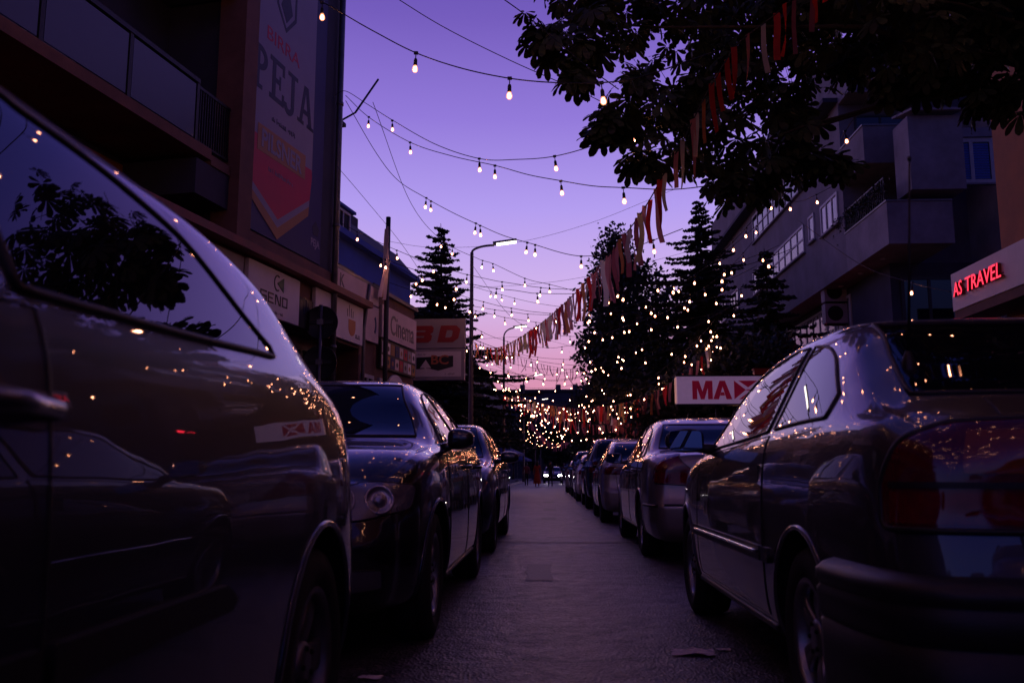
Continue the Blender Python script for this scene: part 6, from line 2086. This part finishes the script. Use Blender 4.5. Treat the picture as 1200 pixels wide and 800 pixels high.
# near right: taupe three-door hatchback, tail towards us
ast = dict(zt=[(0, .86), (.04, .95), (.20, 1.00), (.34, 1.035), (.62, 1.19), (1.0, 1.355), (1.30, 1.395), (1.7, 1.41), (2.1, 1.395), (2.42, 1.35), (3.05, .99), (3.16, .965), (3.8, .86), (4.02, .76), (4.15, .64)],
           belt=[(0, .86), (.3, .955), (.9, .965), (2.0, .935), (2.9, .905), (3.3, .87), (3.9, .75), (4.15, .60)])
sh4 = CarShape(4.15, .85, ast['zt'], ast['belt'], wid(4.15, .85, .06), wheels=(.92, 3.38), Rw=.295, re=.12, rear_b=[(.2, -.01), (.34, .02), (.55, .03), (.62, .02), (.74, .0), (1.4, -.01)], front_b=FRONT_B, nx=130, tumble=.40, kr=.12)
spec4 = dict(near=True, mid=1.6, dr=.16, df=.14, windows=[(.74, 1.36), (1.46, 2.98)], doors=[(1.40, 2.90)], handle_drop=.13, flap_handle=True,
             windscreen=(2.45, 3.02, .96), rear_window=(.40, .94, 1.0), mirror_x=2.62, mirror_size=(.20, .125, .10), mirror_z=.075, rim=S5S, rim_mat='alloy', trim_r=.007,
             lamp_edge=.009, lamps=[('rcl', [(-.205, .685), (.145, .685), (.15, .80), (.10, .90), (0, .945), (-.205, .955)], 'tail_dark')],
             lamp_bars=[(-.19, .11, .70, .775, 'tail'), (-.19, .115, .785, .80, 'trim'), (-.19, -.06, .82, .92, 'amber')],
             panels=[('number_plate', 'rear', [(-.26, .62), (.26, .62), (.26, .73), (-.26, .73)], 'plate', .012)],
             strips=[('side_moulding', [(1.29, .495), (1.39, .495), (1.39, .548), (1.29, .548)], 'plastic', .014), ('side_moulding', [(1.415, .495), (2.895, .495), (2.895, .548), (1.415, .548)], 'plastic', .014), ('side_moulding', [(2.92, .495), (3.0, .495), (3.0, .548), (2.92, .548)], 'plastic', .014)],
             lines=[
                    ('moulding_insert', 'left', [(1.42, .528), (2.90, .528)], .007, 'chrome', .022), ('sill_trim', 'left', [(1.30, .26), (2.98, .26)], .016, 'plastic', .0),
                    ('hatch_seam', 'rear', [(-.56, .56), (-.58, .70), (-.56, .95), (-.50, 1.02)], .004, 'trim', .0), ('hatch_seam', 'rear', [(.56, .56), (.58, .70), (.56, .95), (.50, 1.02)], .004, 'trim', .0)],
             bumper=dict(cx=.5, z=.44, x_end=.555, mat='plastic', prof=[(.20, -.02), (.205, .035), (.30, .048), (.415, .050), (.42, .043), (.428, .043), (.434, .052), (.50, .058), (.512, .050), (.52, .050), (.530, .060), (.555, .058), (.575, .035), (.585, .0)]),
             extra=[antenna(.56, .60, .60, -.10), wiper([(.02, 1.02, .03), (-.05, 1.035, .04), (-.30, 1.05, .03), (-.5, 1.03, .02)])])
make_car(sh4, (.82 + .85, 2.10 + 2.075, 0), math.pi / 2, 'taupe three-door hatchback close on the right with black rear bumper and whip antenna', spec4, 'cars parked along the street', 'paint_taupe')

# second right: silver saloon with triangular tail lamps
sh5 = CarShape(4.5, .87, sd['zt'], sd['belt'], wid(4.5, .87, .08), wheels=(1.02, 3.70), Rw=.31, rear_b=REAR_B, front_b=FRONT_B, nx=100, per=5, tumble=.38)
spec5 = dict(mid=2.1, dr=.16, df=.14, windows=[(.86, 1.26), (1.30, 2.02), (2.10, 3.2)], doors=[(1.26, 2.06), (2.09, 3.18)], door_cut=(0,), windscreen=(2.66, 3.28, .98), rear_window=(.70, 1.24, 1.06), mirror_x=2.96, mirror_paint=True,
             rim=S7, rim_mat='alloy', chrome_handle=False,
             lamps=[('rcl', [(-.42, .70), (.10, .74), (.07, .90), (-.06, 1.0), (-.10, 1.0)], 'tail'), ('front', [(.42, .60), (.74, .63), (.76, .74), (.46, .72)], 'lens')], lamp_bars=[(-.24, .06, .835, .86, 'tail_dark')],
             panels=[('number_plate', 'rear', [(-.26, .70), (.26, .70), (.26, .81), (-.26, .81)], 'plate', .012)],
             lines=[('boot_seam', 'rear', [(-.60, .99), (-.44, .72), (.44, .72), (.60, .99)], .004, 'trim', .0), ('bumper_strip', 'left', [(.06, .53), (.55, .53)], .012, 'trim', .004), ('bumper_strip', 'rear', [(-.74, .54), (.74, .54)], .010, 'trim', .006), ('sill_trim', 'left', [(1.4, .27), (3.3, .27)], .012, 'plastic', .0)])
make_car(sh5, (.915 + .87, 8.18 + 2.25, 0), math.pi / 2, 'silver saloon with triangular red tail lamps, in front of the taupe hatchback', spec5, 'cars parked along the street', 'paint_silver')

# third right: pale small hatchback
pe = dict(zt=[(0, .86), (.04, 1.0), (.14, 1.08), (.45, 1.28), (.8, 1.38), (1.3, 1.43), (1.8, 1.42), (2.15, 1.37), (2.8, 1.02), (2.9, .99), (3.5, .87), (3.7, .78), (3.83, .66)],
          belt=[(0, .88), (.4, .98), (1.4, .96), (2.6, .92), (3.0, .88), (3.6, .76), (3.83, .60)])
sh6 = CarShape(3.83, .83, pe['zt'], pe['belt'], wid(3.83, .83, .07), wheels=(.64, 3.08), Rw=.29, rear_b=REAR_B, front_b=FRONT_B, nx=80, per=5, tumble=.40)
spec6 = dict(mid=1.7, dr=.2, df=.14, windows=[(.5, .9), (.94, 1.66), (1.74, 2.72)], doors=[(.94, 1.70), (1.73, 2.70)], door_cut=(0,), windscreen=(2.2, 2.78, .98), rear_window=(.12, .62, 1.0), mirror_x=2.5,
             rim=S9, rim_mat='alloy_dark', lamps=[('rcl', [(-.34, .80), (.10, .82), (.07, .93), (-.34, .94)], 'tail')],
             panels=[('number_plate', 'rear', [(-.26, .58), (.26, .58), (.26, .69), (-.26, .69)], 'plate', .012)], lines=[('sill_trim', 'left', [(1.0, .26), (2.7, .26)], .012, 'plastic', .0), ('hatch_seam', 'rear', [(-.6, .95), (-.56, .55), (.56, .55), (.6, .95)], .004, 'trim', 0)])
car6 = make_car(sh6, (.86 + .83, 14.75 + 1.915, 0), math.pi / 2, 'small pale hatchback with wide red tail lamps, third in the right row', spec6, 'cars parked along the street', 'paint_pale')

# fourth right: dark off-roader
su = dict(zt=[(0, .95), (.05, 1.12), (.16, 1.26), (.45, 1.55), (.7, 1.64), (1.4, 1.68), (2.1, 1.67), (2.5, 1.60), (3.1, 1.16), (3.25, 1.12), (4.05, 1.0), (4.3, .90), (4.4, .76)],
          belt=[(0, .95), (.4, 1.10), (1.6, 1.08), (2.9, 1.04), (3.4, 1.0), (4.1, .88), (4.4, .70)])
sh7 = CarShape(4.4, .885, su['zt'], su['belt'], wid(4.4, .885, .06), zb=.26, wheels=(.86, 3.5), Rw=.35, rear_b=REAR_B, front_b=FRONT_B, nx=80, per=5, tumble=.32)
spec7 = dict(mid=2.0, dr=.16, df=.14, windows=[(.42, .98), (1.04, 1.84), (1.92, 3.0)], doors=[(1.04, 1.88), (1.91, 2.98)], door_cut=(0,), windscreen=(2.55, 3.12, 1.12), rear_window=(.10, .58, 1.16), mirror_x=2.86, mirror_z=.1,
             rim=S5, rim_mat='alloy_dark', tyre_w=.23, lamps=[('rcl', [(-.2, .84), (.10, .86), (.08, 1.08), (-.14, 1.10)], 'tail_dark')],
             panels=[('number_plate', 'rear', [(-.26, .66), (.26, .66), (.26, .77), (-.26, .77)], 'plate', .012)], lines=[('sill_trim', 'left', [(1.2, .34), (3.1, .34)], .018, 'plastic', .0), ('roof_rail', 'left', [(1.0, 1.60), (1.8, 1.61), (2.4, 1.575)], .014, 'metal_dark', .03)])
car7 = make_car(sh7, (.86 + .885, 20.6 + 2.2, 0), math.pi / 2, 'tall dark off-roader, fourth in the right row', spec7, 'cars parked along the street', 'paint_navy')

c = copy_tree(car6); c.location = (.80 + .83, 26.6 + 1.9, 0); c['label'] = 'small hatchback just beyond the tall off-roader'
c = copy_tree(car7); c.location = (.80 + .885, 32.4 + 2.2, 0); c['label'] = 'dark off-roader two places beyond the first tall one'
c = copy_tree(car6); c.location = (.75 + .83, 38.6 + 1.9, 0); c['label'] = 'last small hatchback of the right row, near the walking people'

# the row goes on behind the camera: this one only shows in the paint of its neighbours
c = copy_tree(car7); c.location = (.92 + .885, -1.0, 0); c['label'] = 'dark off-roader parked right behind the taupe three-door hatchback'

# the car driving towards us with its headlights on
spec8 = dict(spec3)
spec8['lamps'] = [('front', [(.44, .60), (.76, .62), (.76, .75), (.46, .73)], 'lamp_on')]
spec8['lamp_bowl'] = False
car8 = make_car(CarShape(4.2, .87, hb2['zt'], hb2['belt'], wid(4.2, .87), wheels=(.72, 3.38), Rw=.315, rear_b=REAR_B, front_b=FRONT_B, nx=60, per=4, tumble=.36), (at(648, 560, Y=78).x, 80, 0.01), -math.pi / 2,
                'dark car far down the street driving towards us with both headlights lit', dict(spec2, lamps=spec8['lamps'], near=False, lamp_bowl=False, panels=spec2['panels'][:2], lines=[]), None, 'paint_navy')

# ------------------------------------------------------------------ sky, sun, camera, render settings
wd = bpy.data.worlds.new('World'); SC.world = wd; wd.use_nodes = True
nt = wd.node_tree; N, Lk = nt.nodes, nt.links
bg = N['Background']
tc = N.new('ShaderNodeTexCoord')
sp = N.new('ShaderNodeSeparateXYZ'); Lk.new(tc.outputs['Generated'], sp.inputs['Vector'])
el = N.new('ShaderNodeMath'); el.operation = 'ARCSINE'; Lk.new(sp.outputs['Z'], el.inputs[0])
mr = N.new('ShaderNodeMapRange'); mr.inputs['From Min'].default_value = 0.0; mr.inputs['From Max'].default_value = math.pi / 2
Lk.new(el.outputs[0], mr.inputs['Value'])
cr = N.new('ShaderNodeValToRGB')
stops = [(0.0, (.62, .22, .36)), (.065, (.65, .265, .45)), (.125, (.64, .45, .83)), (.188, (.44, .33, .865)), (.25, (.285, .188, .70)), (.317, (.172, .103, .505)), (.40, (.075, .058, .38)), (.50, (.030, .036, .26)), (.75, (.007, .015, .13)), (1.0, (.005, .011, .095))]
els = cr.color_ramp.elements
els[0].position, els[0].color = stops[0][0], (*stops[0][1], 1)
els[1].position, els[1].color = stops[-1][0], (*stops[-1][1], 1)
for p_, c_ in stops[1:-1]:
    e = els.new(p_); e.color = (*c_, 1)
Lk.new(mr.outputs['Result'], cr.inputs['Fac'])
# brighter towards the afterglow down the street, darker behind
az = N.new('ShaderNodeMapRange'); az.inputs['From Min'].default_value = -1; az.inputs['From Max'].default_value = .75
az.inputs['To Min'].default_value = 0.0; az.inputs['To Max'].default_value = 1.0; az.interpolation_type = 'SMOOTHSTEP'
Lk.new(sp.outputs['Y'], az.inputs['Value'])
mu = N.new('ShaderNodeMix'); mu.data_type = 'RGBA'; mu.blend_type = 'MULTIPLY'; mu.inputs['Factor'].default_value = 1
tint = N.new('ShaderNodeMix'); tint.data_type = 'RGBA'
tint.inputs['A'].default_value = (.07, .15, .34, 1); tint.inputs['B'].default_value = (1, 1, 1, 1)
Lk.new(az.outputs['Result'], tint.inputs['Factor'])
Lk.new(cr.outputs['Color'], mu.inputs['A']); Lk.new(tint.outputs['Result'], mu.inputs['B'])
sky = N.new('ShaderNodeTexSky'); sky.sky_type = 'NISHITA'; sky.sun_disc = False
sky.sun_elevation = math.radians(1.0); sky.sun_rotation = math.radians(8)
ms = N.new('ShaderNodeMix'); ms.data_type = 'RGBA'; ms.blend_type = 'ADD'; ms.inputs['Factor'].default_value = .006
Lk.new(mu.outputs['Result'], ms.inputs['A']); Lk.new(sky.outputs['Color'], ms.inputs['B'])
Lk.new(ms.outputs['Result'], bg.inputs['Color'])
bg.inputs['Strength'].default_value = 1.0

sl = bpy.data.lights.new('dusk_sun', 'SUN'); sl.energy = .03; sl.angle = math.radians(25); sl.color = (1, .6, .65)
so = bpy.data.objects.new('dusk_sun', sl); COL.objects.link(so)
so.rotation_euler = (math.radians(86), 0, math.radians(180 - 8))

cam = bpy.data.cameras.new('camera'); co = bpy.data.objects.new('camera', cam); COL.objects.link(co)
cam.sensor_width = 36; cam.lens = 36 * FPX / 1200
co.location = EYE
co.rotation_euler = (math.pi / 2 + TH, 0, PS)
cam.clip_end = 2000; cam.clip_start = .05
cam.dof.use_dof = True; cam.dof.focus_distance = 13; cam.dof.aperture_fstop = 4.0
SC.camera = co
SC.view_settings.view_transform = 'Standard'; SC.view_settings.look = 'None'; SC.view_settings.gamma = 1
SC.view_settings.exposure = 0
SC.cycles.use_denoising = True
try: SC.cycles.denoiser = 'OPENIMAGEDENOISE'
except Exception: pass
SC.cycles.max_bounces = 6; SC.cycles.diffuse_bounces = 2; SC.cycles.glossy_bounces = 4
SC.cycles.sample_clamp_indirect = 0
SC.cycles.caustics_reflective = False; SC.cycles.caustics_refractive = False
SC.cycles.use_light_tree = True
